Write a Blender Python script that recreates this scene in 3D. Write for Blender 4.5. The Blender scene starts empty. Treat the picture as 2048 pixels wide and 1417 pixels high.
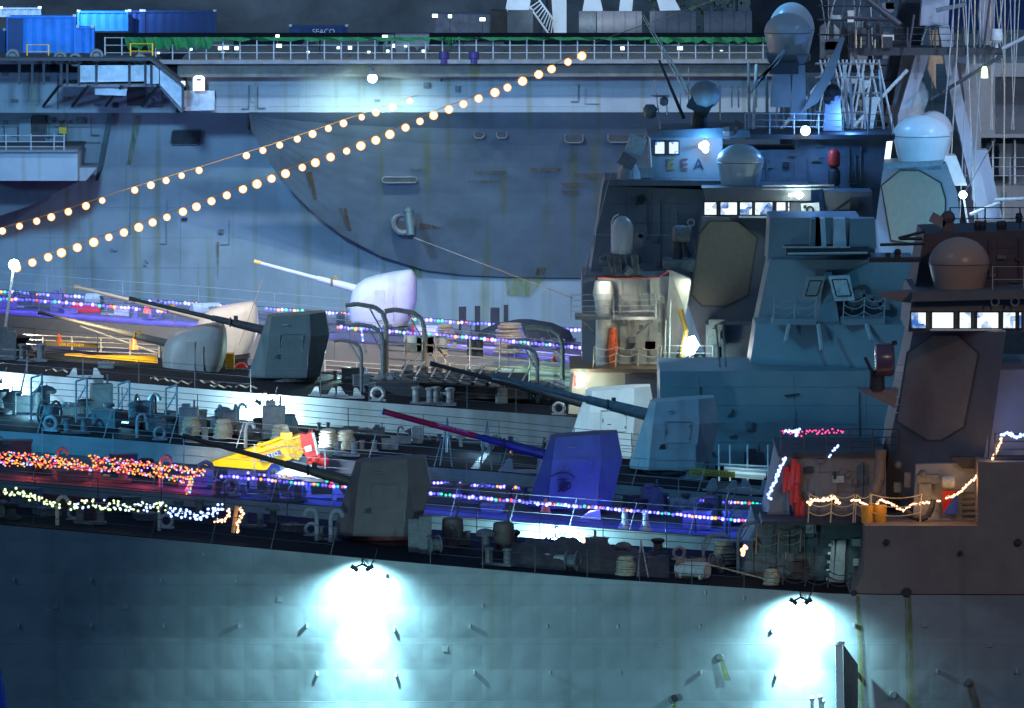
import bpy, math, random
from mathutils import Vector, Matrix
random.seed(7)
sc = bpy.context.scene
R = math.radians
# ---------------------------------------------------------------- camera
F = 17500.0; HC = 44.0; PITCH = math.atan(1374/F)
CP, SP = math.cos(PITCH), math.sin(PITCH)
cd = bpy.data.cameras.new('camera'); cam = bpy.data.objects.new('camera', cd); sc.collection.objects.link(cam)
cam.location = (0, 0, HC); cam.rotation_euler = (math.pi/2-PITCH, 0, 0)
cd.sensor_width = 36; cd.lens = F/2048*36; cd.clip_start = 1; cd.clip_end = 4000
sc.camera = cam
# ---------------------------------------------------------------- world, exposure
w = bpy.data.worlds.new('World'); sc.world = w; w.use_nodes = True
bg = w.node_tree.nodes['Background']; bg.inputs[0].default_value = (0.12, 0.32, 0.68, 1); bg.inputs[1].default_value = 0.155
sc.view_settings.view_transform = 'Standard'; sc.view_settings.look = 'None'
sc.view_settings.exposure = 1.05; sc.view_settings.gamma = 1
try:
    sc.cycles.use_denoising = True; sc.cycles.denoiser = 'OPENIMAGEDENOISE'
    sc.cycles.max_bounces = 4; sc.cycles.diffuse_bounces = 2; sc.cycles.glossy_bounces = 2; sc.cycles.transmission_bounces = 2
    sc.cycles.sample_clamp_indirect = 4; sc.cycles.sample_clamp_direct = 0; sc.cycles.use_light_tree = True
    sc.cycles.caustics_reflective = False; sc.cycles.caustics_refractive = False
except Exception: pass

def P(px, py, Y):
    u = (px-1024)/F; v = (708.5-py)/F
    t = Y/(CP+v*SP)
    return Vector((u*t, Y, HC+(v*CP-SP)*t))

# one dim cool sun lamp stands for the last dusk light, high to the left
sd = bpy.data.lights.new('dusk_sun', 'SUN'); sd.energy = 0.10; sd.angle = R(12); sd.color = (0.35, 0.62, 1.0)
so = bpy.data.objects.new('dusk_sun', sd); sc.collection.objects.link(so)
so.rotation_euler = Vector((0.5, 0.55, -0.62)).to_track_quat('-Z', 'Y').to_euler()

def lamp(name, loc, to, col, power, ang=60, blend=.5, size=.3):
    l = bpy.data.lights.new(name, 'SPOT'); l.energy = power; l.color = col; l.spot_size = R(ang); l.spot_blend = blend; l.shadow_soft_size = size
    o = bpy.data.objects.new(name, l); sc.collection.objects.link(o); o.location = loc
    o.rotation_euler = (Vector(to)-Vector(loc)).to_track_quat('-Z', 'Y').to_euler()
    return o
def glow(name, loc, col, power, size=.1):
    l = bpy.data.lights.new(name, 'POINT'); l.energy = power; l.color = col; l.shadow_soft_size = size
    o = bpy.data.objects.new(name, l); sc.collection.objects.link(o); o.location = loc
    return o
# added spot lamps, unseen outside the frame, to bring up the light levels
TEAL = (0.08, 0.44, 0.74); WARM = (1.0, 0.66, 0.42); BLUE = (0.12, 0.42, 1.0); CYAN = (0.25, 0.85, 1.0); WHITE = (0.8, 0.95, 1.0)
PF = 'added_fill_spot'
lamp(PF, (-14, 372, 36), P(1690, 760, 396), TEAL, 10500, 38, .7, .6)
lamp(PF, (-45, 370, 24), P(250, 890, 388), (0.05, 0.48, 0.95), 26000, 34, .8, .6)
lamp(PF, (-48, 398, 27), P(330, 810, 420), (0.42, 0.70, 1.0), 60000, 34, .8, .6)
lamp(PF, (2, 388, 34), P(1225, 840, 409), (0.62, 0.88, 1.0), 17000, 16, .8, .6)
lamp(PF, (-44, 462, 20), P(420, 470, 500), (0.12, 0.44, 0.95), 7000, 74, .7, 1.0)
lamp(PF, (-22, 444, 31), (-7, 500, 11), (0.18, 0.47, 0.84), 44000, 80, .8, 1.5)
lamp(PF, (-8, 466, 44), P(560, 330, 499), (0.44, 0.60, 0.86), 17000, 110, .8, 1.0)
lamp(PF, (14, 470, 40), P(980, 190, 494), (0.62, 0.66, 0.70), 11000, 90, .8, 1.0)
lamp(PF, (-15, 428, 37), P(620, 640, 458), (1.0, 0.86, 0.80), 25000, 44, .7, .8)
lamp(PF, (46, 285, 50), P(1890, 880, 352), WARM, 17000, 19, .8, 1.0)
lamp(PF, (20, 270, 55), P(900, 1010, 357), (1.0, .72, .6), 4200, 14, .9, 1.0)
lamp(PF, (-12, 298, 6), P(1000, 1500, 351), (0.34, 0.72, 0.84), 26000, 38, 1.0, 1.0)
lamp(PF, (60, 400, 66), P(1750, 150, 460), (0.45, 0.62, 1.0), 42000, 40, .8, 1.0)
lamp(PF, (4, 437.5, 38), P(1840, 420, 441), (0.12, 0.46, 0.95), 9500, 40, .8, .5)
lamp(PF, (27, 414, 20), P(1840, 420, 441), (0.12, 0.50, 1.0), 15000, 26, .8, .5)
lamp(PF, (36, 424, 25), P(1930, 180, 449), (0.50, 0.64, 0.95), 7500, 46, .8, 1.0)
lamp(PF, (-40, 520, 40), P(500, 30, 700), (0.30, 0.50, 0.85), 480000, 70, .8, 1.0)
lamp(PF, (-60, 470, 40), P(200, 60, 545), (0.3, 0.6, 1.0), 22000, 34, .8, 1.0)
lamp(PF, (42, 418, 44), P(1900, 180, 450), (0.50, 0.66, 1.0), 17000, 34, .8, 1.0)

# ---------------------------------------------------------------- materials
_m = {}
def mat(key, col, rough=.55, metal=0., var=.18, scale=1.2, bump=.0, streak=0., streakcol=(.16,.13,.03), emit=None, es=0., spec=.4, plates=False, grime=0.):
    if key in _m: return _m[key]
    m = bpy.data.materials.new(key); m.use_nodes = True; nt = m.node_tree; N = nt.nodes; L = nt.links
    b = N['Principled BSDF']; b.inputs['Roughness'].default_value = rough; b.inputs['Metallic'].default_value = metal
    b.inputs['Specular IOR Level'].default_value = spec
    geo = N.new('ShaderNodeNewGeometry')
    c = (*col, 1)
    if var > 0:
        n = N.new('ShaderNodeTexNoise'); n.inputs['Scale'].default_value = scale; n.inputs['Detail'].default_value = 6; n.inputs['Roughness'].default_value = .65
        L.new(geo.outputs['Position'], n.inputs['Vector'])
        r = N.new('ShaderNodeMapRange'); r.inputs[1].default_value = .3; r.inputs[2].default_value = .7; r.inputs[3].default_value = 1-var; r.inputs[4].default_value = 1+var
        L.new(n.outputs[0], r.inputs[0])
        mx = N.new('ShaderNodeMix'); mx.data_type = 'RGBA'; mx.blend_type = 'MULTIPLY'; mx.inputs[0].default_value = 1; mx.inputs[6].default_value = c
        L.new(r.outputs[0], mx.inputs[7]); out = mx.outputs[2]
        if streak > 0:
            mp = N.new('ShaderNodeMapping'); mp.inputs['Scale'].default_value = (2.6, .3, .10); L.new(geo.outputs['Position'], mp.inputs[0])
            n2 = N.new('ShaderNodeTexNoise'); n2.inputs['Scale'].default_value = .6; n2.inputs['Detail'].default_value = 5; L.new(mp.outputs[0], n2.inputs['Vector'])
            r2 = N.new('ShaderNodeMapRange'); r2.inputs[1].default_value = .55; r2.inputs[2].default_value = .74; r2.inputs[3].default_value = 0; r2.inputs[4].default_value = streak
            L.new(n2.outputs[0], r2.inputs[0])
            m2 = N.new('ShaderNodeMix'); m2.data_type = 'RGBA'; L.new(r2.outputs[0], m2.inputs[0]); L.new(out, m2.inputs[6]); m2.inputs[7].default_value = (*streakcol, 1); out = m2.outputs[2]
        if grime > 0:
            n4 = N.new('ShaderNodeTexNoise'); n4.inputs['Scale'].default_value = .35; n4.inputs['Detail'].default_value = 8; L.new(geo.outputs['Position'], n4.inputs['Vector'])
            r4 = N.new('ShaderNodeMapRange'); r4.inputs[1].default_value = .52; r4.inputs[2].default_value = .68; r4.inputs[3].default_value = 0; r4.inputs[4].default_value = grime; L.new(n4.outputs[0], r4.inputs[0])
            m4 = N.new('ShaderNodeMix'); m4.data_type = 'RGBA'; L.new(r4.outputs[0], m4.inputs[0]); L.new(out, m4.inputs[6]); m4.inputs[7].default_value = (.05, .055, .05, 1); out = m4.outputs[2]
        L.new(out, b.inputs['Base Color'])
    else: b.inputs['Base Color'].default_value = c
    if plates or bump > 0:
        sx = N.new('ShaderNodeSeparateXYZ'); L.new(geo.outputs['Position'], sx.inputs[0]); cb = N.new('ShaderNodeCombineXYZ')
        L.new(sx.outputs[0], cb.inputs[0]); L.new(sx.outputs[2], cb.inputs[1])
        if plates:
            # dished plating between frames and stringers, with proud weld seams
            def wave(inp, per, off=0.):
                a = N.new('ShaderNodeMath'); a.operation = 'MULTIPLY_ADD'; L.new(inp, a.inputs[0]); a.inputs[1].default_value = math.pi/per; a.inputs[2].default_value = off
                s = N.new('ShaderNodeMath'); s.operation = 'SINE'; L.new(a.outputs[0], s.inputs[0])
                ab = N.new('ShaderNodeMath'); ab.operation = 'ABSOLUTE'; L.new(s.outputs[0], ab.inputs[0]); return ab.outputs[0]
            wx = wave(sx.outputs[0], 1.2); wz = wave(sx.outputs[2], 1.3, .4)
            pr = N.new('ShaderNodeMath'); pr.operation = 'MULTIPLY'; L.new(wx, pr.inputs[0]); L.new(wz, pr.inputs[1])
            nn = N.new('ShaderNodeTexNoise'); nn.inputs['Scale'].default_value = .7; nn.inputs['Detail'].default_value = 2; L.new(cb.outputs[0], nn.inputs['Vector'])
            pm = N.new('ShaderNodeMath'); pm.operation = 'MULTIPLY_ADD'; L.new(pr.outputs[0], pm.inputs[0]); pm.inputs[1].default_value = .24; ns = N.new('ShaderNodeMath'); ns.operation = 'MULTIPLY'; ns.inputs[1].default_value = .42; L.new(nn.outputs[0], ns.inputs[0]); L.new(ns.outputs[0], pm.inputs[2])
            br = N.new('ShaderNodeTexBrick'); br.inputs['Scale'].default_value = 1; br.inputs['Brick Width'].default_value = 5.2; br.inputs['Row Height'].default_value = 2.4; br.inputs['Mortar Size'].default_value = .016; br.inputs['Mortar Smooth'].default_value = .3
            L.new(cb.outputs[0], br.inputs['Vector'])
            sm = N.new('ShaderNodeMath'); sm.operation = 'MULTIPLY_ADD'; L.new(br.outputs['Fac'], sm.inputs[0]); sm.inputs[1].default_value = .30; L.new(pm.outputs[0], sm.inputs[2])
            h = sm.outputs[0]; st = bump or .35; dist = .16
        else:
            nn = N.new('ShaderNodeTexNoise'); nn.inputs['Scale'].default_value = 4; nn.inputs['Detail'].default_value = 5; L.new(geo.outputs['Position'], nn.inputs['Vector']); h = nn.outputs[0]; st = bump; dist = .05
        bp = N.new('ShaderNodeBump'); bp.inputs['Strength'].default_value = st; bp.inputs['Distance'].default_value = dist; L.new(h, bp.inputs['Height']); L.new(bp.outputs[0], b.inputs['Normal'])
    if emit:
        b.inputs['Emission Color'].default_value = (*emit, 1); b.inputs['Emission Strength'].default_value = es
    _m[key] = m; return m

def bulbmat(key, core, rim, s):  # rim colour stands for the halo of light around a bulb
    if key in _m: return _m[key]
    m = bpy.data.materials.new(key); m.use_nodes = True; nt = m.node_tree; N = nt.nodes; L = nt.links
    b = N['Principled BSDF']; lw = N.new('ShaderNodeLayerWeight'); lw.inputs[0].default_value = .5
    mx = N.new('ShaderNodeMix'); mx.data_type = 'RGBA'; mr = N.new('ShaderNodeMapRange'); mr.inputs[1].default_value = .12; mr.inputs[2].default_value = .5; L.new(lw.outputs['Facing'], mr.inputs[0]); L.new(mr.outputs[0], mx.inputs[0]); mx.inputs[6].default_value = (*core, 1); mx.inputs[7].default_value = (*rim, 1)
    L.new(mx.outputs[2], b.inputs['Emission Color']); b.inputs['Emission Strength'].default_value = s; b.inputs['Base Color'].default_value = (.3, .3, .3, 1)
    try: m.cycles.emission_sampling = 'NONE'
    except Exception: pass
    _m[key] = m; return m
def litpane(key, a, c, s, scale=3.):
    if key in _m: return _m[key]
    m = bpy.data.materials.new(key); m.use_nodes = True; nt = m.node_tree; N = nt.nodes; L = nt.links
    b = N['Principled BSDF']; geo = N.new('ShaderNodeNewGeometry'); v = N.new('ShaderNodeTexVoronoi'); v.inputs['Scale'].default_value = scale; v.feature = 'F1'
    L.new(geo.outputs['Position'], v.inputs['Vector']); n = N.new('ShaderNodeTexNoise'); n.inputs['Scale'].default_value = scale*2; n.inputs['Detail'].default_value = 4; L.new(geo.outputs['Position'], n.inputs['Vector'])
    ad = N.new('ShaderNodeMath'); ad.operation = 'ADD'; v.distance = 'CHEBYCHEV'; v.inputs['Scale'].default_value = scale*1.3; sp_ = N.new('ShaderNodeSeparateColor'); L.new(v.outputs['Color'], sp_.inputs[0]); L.new(sp_.outputs[0], ad.inputs[0]); L.new(n.outputs[0], ad.inputs[1])
    r = N.new('ShaderNodeValToRGB'); e = r.color_ramp.elements; e[0].position = .55; e[0].color = (*c, 1); e[1].position = 1.25 if False else 1.0; e[1].color = (*a, 1); L.new(ad.outputs[0], r.inputs[0])
    L.new(r.outputs[0], b.inputs['Emission Color']); b.inputs['Emission Strength'].default_value = s; b.inputs['Base Color'].default_value = (.02, .02, .03, 1); b.inputs['Roughness'].default_value = .1
    _m[key] = m; return m

GREY = (.30, .33, .34)
M_hullA = mat('near_hull_paint', (.30, .335, .345), .42, plates=True, bump=.5, var=.10, scale=.5, streak=.28, streakcol=(.15, .17, .06), grime=.35)
M_hull = mat('hull_paint', (.29, .335, .35), .5, plates=True, bump=.3, var=.12, scale=.6, streak=.3, grime=.3)
M_sup = mat('superstructure_paint', (.30, .32, .33), .5, var=.12, scale=.9, bump=.12, streak=.25, streakcol=(.12, .10, .07))
M_carrier = mat('weathered_carrier_paint', (.30, .33, .35), .6, var=.13, scale=.35, streak=.75, streakcol=(.20, .19, .07), grime=.35, bump=.25, plates=True)
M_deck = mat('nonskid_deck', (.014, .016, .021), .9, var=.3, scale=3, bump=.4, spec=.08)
M_gun = mat('shield_paint', (.33, .34, .35), .55, var=.12, scale=1.5, streak=.35, streakcol=(.16, .15, .13), bump=.1)
M_gunw = mat('pale_shield_paint', (.66, .67, .64), .5, var=.1, scale=1.5, streak=.3, streakcol=(.35, .32, .28), bump=.1)
M_dark = mat('dark_gear', (.035, .037, .042), .6, var=.3, scale=5)
M_mid = mat('mid_gear', (.14, .15, .155), .55, var=.3, scale=5)
M_lt = mat('pale_gear', (.42, .44, .43), .5, var=.25, scale=5)
M_white = mat('white_paint', (.75, .76, .74), .45, var=.08, scale=3)
M_rail = mat('grey_rail', (.33, .35, .36), .45, var=.1)
M_railw = mat('cream_rail', (.72, .66, .56), .45, var=.1)
M_raild = mat('dark_rail', (.06, .065, .075), .5, var=.1)
M_spy = mat('radar_face_paint', (.24, .19, .15), .6, var=.08, scale=3)
M_spyg = mat('pale_radar_face_paint', (.50, .52, .40), .6, var=.08, scale=3)
M_dome = mat('radome_gelcoat', (.48, .50, .50), .3, var=.05, scale=3)
M_yel = mat('yellow_paint', (.88, .46, .01), .4, var=.08, scale=2)
M_yelE = mat('crane_yellow_paint', (.92, .48, .0), .35, var=.08, scale=2)
M_red = mat('red_paint', (.60, .03, .02), .45, var=.15, scale=4)
M_org = mat('orange_plastic', (.85, .16, .03), .4, var=.1)
M_blue = mat('blue_container_paint', (.02, .22, .75), .5, var=.2, scale=1.5)
M_navy = mat('navy_container_paint', (.01, .045, .17), .5, var=.2, scale=1.5)
M_green = mat('green_netting', (.01, .13, .035), .8, var=.3, scale=5)
M_rope = mat('manila_rope', (.45, .38, .27), .9, var=.25, scale=8)
M_canvas = mat('dark_canvas', (.10, .085, .075), .9, var=.3, scale=2, bump=.8)
M_canvasw = mat('white_canvas', (.62, .64, .66), .85, var=.15, scale=2, bump=.8)
M_brass = mat('brass', (.5, .3, .08), .35, metal=.6, var=.15)
M_rock = mat('rock_cut', (.12, .12, .115), .95, var=.55, scale=.09, bump=.8)
M_conc = mat('concrete', (.22, .22, .21), .9, var=.25, scale=.8, bump=.3)
M_water = mat('harbour_water', (.01, .02, .03), .12, var=0, spec=.6)
M_rust = mat('rust_stain', (.20, .10, .02), .9, var=.4, scale=4)
M_algae = mat('yellow_green_stain', (.24, .25, .05), .9, var=.4, scale=2)
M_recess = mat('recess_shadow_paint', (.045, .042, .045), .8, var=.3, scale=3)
M_barw = mat('pale_barrel_paint', (.66, .64, .60), .4, var=.06)
M_barred = mat('red_barrel_paint', (.42, .01, .03), .4, var=.06)
M_barblue = mat('blue_barrel_paint', (.02, .03, .16), .4, var=.06)
M_navytxt = mat('emblem_navy_paint', (.004, .004, .03), .5, var=0)
M_ltxt = mat('faded_lettering', (.5, .45, .5), .6, var=0)

# ---------------------------------------------------------------- mesh builder
class MB:
    def __init__(s): s.v = []; s.f = []
    def add(s, vs, fs):
        n = len(s.v); s.v += [tuple(v) for v in vs]; s.f += [tuple(i+n for i in f) for f in fs]; return s
    def prism(s, front, d):                       # polygon + its copy moved by vector d
        n = len(front); d = Vector(d)
        a = sum((front[i].x*front[(i+1) % n].z-front[(i+1) % n].x*front[i].z for i in range(n)))
        pts = list(front) if a > 0 else list(reversed(front))
        vs = pts+[p+d for p in pts]
        fs = [tuple(range(n)), tuple(reversed(range(n, 2*n)))]+[(i, i+n, (i+1) % n+n, (i+1) % n) for i in range(n)]
        return s.add(vs, fs)
    def pp(s, pts, Y, d=1.0):                     # pixel outline at depth Y, real thickness d
        return s.prism([P(p[0], p[1], p[2] if len(p) > 2 else Y) for p in pts], (0, d, 0))
    def box(s, c, sz, rz=0, rx=0, ry=0):
        c = Vector(c); h = Vector(sz)/2
        m = Matrix.Rotation(rz, 3, 'Z') @ Matrix.Rotation(ry, 3, 'Y') @ Matrix.Rotation(rx, 3, 'X')
        vs = [c+m @ Vector((x*h.x, y*h.y, z*h.z)) for x in (-1, 1) for y in (-1, 1) for z in (-1, 1)]
        return s.add(vs, [(0, 1, 3, 2), (4, 6, 7, 5), (0, 4, 5, 1), (2, 3, 7, 6), (0, 2, 6, 4), (1, 5, 7, 3)])
    def tube(s, a, b, r, r2=None, n=6, caps=True):
        a = Vector(a); b = Vector(b); r2 = r if r2 is None else r2
        d = (b-a); 
        if d.length < 1e-6: return s
        d.normalize(); u = d.cross(Vector((0, 0, 1)) if abs(d.z) < .9 else Vector((1, 0, 0))).normalized(); v = d.cross(u)
        vs = [a+(u*math.cos(2*math.pi*i/n)+v*math.sin(2*math.pi*i/n))*r for i in range(n)]+[b+(u*math.cos(2*math.pi*i/n)+v*math.sin(2*math.pi*i/n))*r2 for i in range(n)]
        fs = [(i, i+n, (i+1) % n+n, (i+1) % n) for i in range(n)]
        if caps: fs += [tuple(range(n)), tuple(reversed(range(n, 2*n)))]
        return s.add(vs, fs)
    def path(s, pts, r, n=6):
        for a, b in zip(pts, pts[1:]): s.tube(a, b, r, n=n)
        return s
    def lathe(s, c, prof, n=24, axis='Z', sx=1, sy=1):   # prof: (radius, height)
        c = Vector(c); vs = []; fs = []
        for r, h in prof:
            for i in range(n):
                a = 2*math.pi*i/n; p = Vector((math.cos(a)*r*sx, math.sin(a)*r*sy, h))
                if axis == 'Y': p = Vector((p.x, p.z, p.y))
                if axis == 'X': p = Vector((p.z, p.x, p.y))
                vs.append(c+p)
        for j in range(len(prof)-1):
            for i in range(n): fs.append((j*n+i, j*n+(i+1) % n, (j+1)*n+(i+1) % n, (j+1)*n+i))
        fs += [tuple(reversed(range(n))), tuple(range((len(prof)-1)*n, len(prof)*n))]
        return s.add(vs, fs)
    def loft(s, rings):
        n = len(rings[0]); vs = [p for r in rings for p in r]; fs = []
        for j in range(len(rings)-1):
            for i in range(n): fs.append((j*n+i, j*n+(i+1) % n, (j+1)*n+(i+1) % n, (j+1)*n+i))
        fs += [tuple(reversed(range(n))), tuple(range((len(rings)-1)*n, len(rings)*n))]
        return s.add(vs, fs)
    def ball(s, c, r, n=12, sz=1.):
        return s.lathe(c, [(max(.001, r*math.cos(a)), r*sz*math.sin(a)) for a in [(-math.pi/2)+math.pi*k/(n//2) for k in range(n//2+1)]], n)
    def torus(s, c, R_, r, n=18, m=6, axis='Y'):
        c = Vector(c); vs = []; fs = []
        for i in range(n):
            a = 2*math.pi*i/n
            for j in range(m):
                b = 2*math.pi*j/m; x = (R_+r*math.cos(b))*math.cos(a); z = (R_+r*math.cos(b))*math.sin(a); y = r*math.sin(b)
                vs.append(c+(Vector((x, y, z)) if axis == 'Y' else Vector((x, z, y)) if axis == 'Z' else Vector((y, x, z))))
        for i in range(n):
            for j in range(m): fs.append((i*m+j, i*m+(j+1) % m, ((i+1) % n)*m+(j+1) % m, ((i+1) % n)*m+j))
        return s.add(vs, fs)

def mesh(name, mb, m, off=Vector((0, 0, 0)), smooth=False):
    me = bpy.data.meshes.new(name); me.from_pydata([(v[0]-off.x, v[1]-off.y, v[2]-off.z) for v in mb.v], [], mb.f)
    me.materials.append(m); me.validate(); me.update()
    if smooth:
        me.polygons.foreach_set('use_smooth', [True]*len(me.polygons))
        try: me.set_sharp_from_angle(angle=R(42))
        except Exception: pass
    return me
def link(o): sc.collection.objects.link(o); return o
def tag(o, label, cat, group=None, kind=None):
    if label: o['label'] = label
    if cat: o['category'] = cat
    if group: o['group'] = group
    if kind: o['kind'] = kind
    return o
class Thing:
    def __init__(s, name, label, cat, loc, group=None, kind=None):
        s.loc = Vector(loc); s.root = link(bpy.data.objects.new(name, None)); s.root.location = s.loc; s.root.empty_display_size = .5
        tag(s.root, label, cat, group, kind)
    def part(s, name, mb, m, parent=None, label=None, smooth=False, kind=None):
        o = link(bpy.data.objects.new(name, mesh(name, mb, m, s.loc, smooth))); o.parent = parent or s.root
        if label: o['label'] = label
        if kind: o['kind'] = kind
        return o
    def ref(s, name, me, loc, parent=None, rz=0, sc_=1, label=None):   # shares a mesh
        o = link(bpy.data.objects.new(name, me)); o.parent = parent or s.root; o.location = Vector(loc)-s.loc; o.rotation_euler = (0, 0, rz); o.scale = (sc_, sc_, sc_) if not hasattr(sc_, '__len__') else sc_
        if label: o['label'] = label
        return o
def single(name, mb, m, label, cat, group=None, kind=None, smooth=False, base=None):
    if base is None:
        n = len(mb.v); base = Vector((sum(v[0] for v in mb.v)/n, sum(v[1] for v in mb.v)/n, min(v[2] for v in mb.v)))
    o = link(bpy.data.objects.new(name, mesh(name, mb, m, Vector(base), smooth))); o.location = base
    return tag(o, label, cat, group, kind)

def text(th, s, loc, size, m, parent=None, name='lettering', rot=(math.pi/2, 0, 0), ext=.006):
    cu = bpy.data.curves.new(name, 'FONT'); cu.body = s; cu.size = size; cu.extrude = ext; cu.align_x = 'CENTER'; cu.align_y = 'CENTER'; cu.materials.append(m)
    t_ = bpy.data.objects.new(name, cu); sc.collection.objects.link(t_); bpy.context.view_layer.update()
    me = bpy.data.meshes.new_from_object(t_.evaluated_get(bpy.context.evaluated_depsgraph_get())); bpy.data.objects.remove(t_)
    o = link(bpy.data.objects.new(name, me)); o.parent = parent or th.root; o.location = Vector(loc)-th.loc; o.rotation_euler = rot
    return o

# ---------------------------------------------------------------- ships
def interp(pts, x):
    if x <= pts[0][0]: a, b = pts[0], pts[1]
    else:
        for a, b in zip(pts, pts[1:]):
            if x <= b[0]: break
    return a[1]+(b[1]-a[1])*(x-a[0])/(b[0]-a[0])
class Ship(Thing):
    def __init__(s, name, label, cat, edge, Yn, Yf, x0=-70, x1=2120, hm=None, lean=1.3, zb=-1, group='warships moored side by side', deckm=None, hl=None):
        s.edge = edge; s.Yn = Yn; s.Yf = Yf
        s.ez = [(P(px, py, Yn).x, P(px, py, Yn).z) for px, py in edge]
        super().__init__(name, label, cat, ((P(x0, 0, Yn).x+P(x1, 0, Yn).x)/2, (Yn+Yf)/2, 0), group)
        n = 24; rows = []; xs = [P(x0, 0, Yn).x+(P(x1, 0, Yn).x-P(x0, 0, Yn).x)*i/n for i in range(n+1)]
        mb = MB(); vs = []; 
        for x in xs:
            z = s.z(x)
            vs += [(x, Yn, z), (x, Yn+lean*.35, z-4), (x, Yn+lean*.65, zb), (x, Yf-lean*.65, zb), (x, Yf-lean*.35, z-4), (x, Yf, z)]
        fs = []
        for i in range(n):
            for j in range(5): fs.append((i*6+j, i*6+j+1, (i+1)*6+j+1, (i+1)*6+j))
        fs += [(5, 4, 3, 2, 1, 0), tuple(n*6+j for j in range(6))]
        mb.add(vs, fs); s.hull = s.part('hull', mb, hm or M_hull, label=hl)
        mb = MB(); vs = []; 
        for x in xs:
            z = s.z(x); vs += [(x, Yn+.03, z+.03), (x, Yf-.03, z+.03), (x, Yn+.03, z-.1), (x, Yf-.03, z-.1)]
        fs = []
        for i in range(n):
            a = i*4; b = a+4; fs += [(a, b, b+1, a+1), (a+2, a, b, b+2)[::-1], (a+1, b+1, b+3, a+3)]
        mb.add(vs, fs); s.deck = s.part('deck', mb, deckm or M_deck)
    def z(s, X): return interp(s.ez, X)
    def pt(s, px, t, dz=0.03):
        Y = s.Yn+(s.Yf-s.Yn)*t; X = (px-1024)/F*Y/.999; return Vector((X, Y, s.z(X)+dz))
    def rail(s, px0, px1, t=0., h=1.1, sp=2.0, n=3, m=None, sag=0., parent=None, r=.018, lean=0., name='railing', base=None, dz=0):
        m = m or M_rail
        if base: b0, b1 = P(*base[0]), P(*base[1])
        else: b0, b1 = s.pt(px0, t), s.pt(px1, t)
        k = max(1, round((b1-b0).length/sp)); pts = []
        for i in range(k+1):
            q = b0.lerp(b1, i/k)
            if not base: q.z = s.z(q.x)+.03
            pts.append(q)
        mb = MB(); up = Vector((lean, 0, h))
        for j in range(n):
            f = 1-j/n*.95 if n > 1 else 1
            for a, b in zip(pts, pts[1:]):
                A, B = a+up*f, b+up*f
                if sag: 
                    mb.path([A.lerp(B, u)-Vector((0, 0, sag*4*u*(1-u))) for u in (0, .2, .4, .6, .8, 1)], r, 4)
                else: mb.tube(A, B, r*.7, n=4, caps=False)
        rl = s.part(name, mb, m, parent)
        sm = MB().tube(s.loc, s.loc+up*1.02, r*1.5, r*1.1, 5); me = mesh('stanchion', sm, m, s.loc)
        for q in pts: s.ref('stanchion', me, q, rl)
        return rl

A = Ship('destroyer', 'nearest grey destroyer with dark brown faceted gun and a dented hull lit by two floodlights', 'warship',
         [(0, 1050), (400, 1086), (800, 1124), (1200, 1158), (1700, 1190), (2048, 1191)], 350, 364, hm=M_hullA, lean=1.2)
B = Ship('destroyer', 'destroyer with blue lit faceted gun, red barrel and coloured lights along its rails', 'warship', deckm=mat('blue_lit_deck', (.07, .07, .085), .8, var=.3, scale=2), edge=  # blue of the bulb light is put into this deck colour
         [(0, 962), (300, 985), (480, 1000), (700, 1018), (1000, 1042), (1300, 1065), (1520, 1082), (2048, 1110)], Yn=369, Yf=383)
C = Ship('destroyer', 'destroyer with teal lit superstructure and grey faceted gun beside a yellow name board', 'warship',
         [(0, 862), (250, 880), (480, 901), (700, 921), (1000, 946), (1250, 971), (1530, 996), (2048, 1030)], 388, 401)
D = Ship('destroyer', 'destroyer whose pale faceted gun shield shows between two other gun shields', 'warship',
         [(0, 850), (500, 892), (1000, 935), (1530, 985), (2048, 1020)], 402, 415)
E = Ship('destroyer', 'destroyer with white domed close-in gun above a lit screen and dark teal gun shield', 'warship',
         [(0, 744), (250, 765), (480, 785), (650, 797), (800, 809), (1136, 834), (1500, 862), (2048, 900)], 420, 434)
G = Ship('cruiser', 'warship with olive brown rounded gun shield and yellow crane boom on its deck', 'warship',
         [(0, 722), (500, 765), (1150, 820), (2048, 890)], 436, 446)
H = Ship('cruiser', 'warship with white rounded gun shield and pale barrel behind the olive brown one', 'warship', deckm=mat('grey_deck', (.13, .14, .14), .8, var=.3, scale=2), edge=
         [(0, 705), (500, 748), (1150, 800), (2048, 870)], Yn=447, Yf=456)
I = Ship('cruiser', 'farthest warship with pale rounded gun under two rows of blue white bulbs', 'warship', deckm=mat('violet_lit_deck', (.15, .14, .17), .8, var=.3, scale=2), edge=  # deck colour carries the violet light of the bulb rows
         [(0, 630), (250, 649), (400, 659), (700, 686), (900, 703), (1165, 733), (2048, 800)], Yn=458, Yf=474, hm=mat('far_hull_paint', (.27, .28, .28), .6, var=.1, plates=True, bump=.2))

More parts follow.
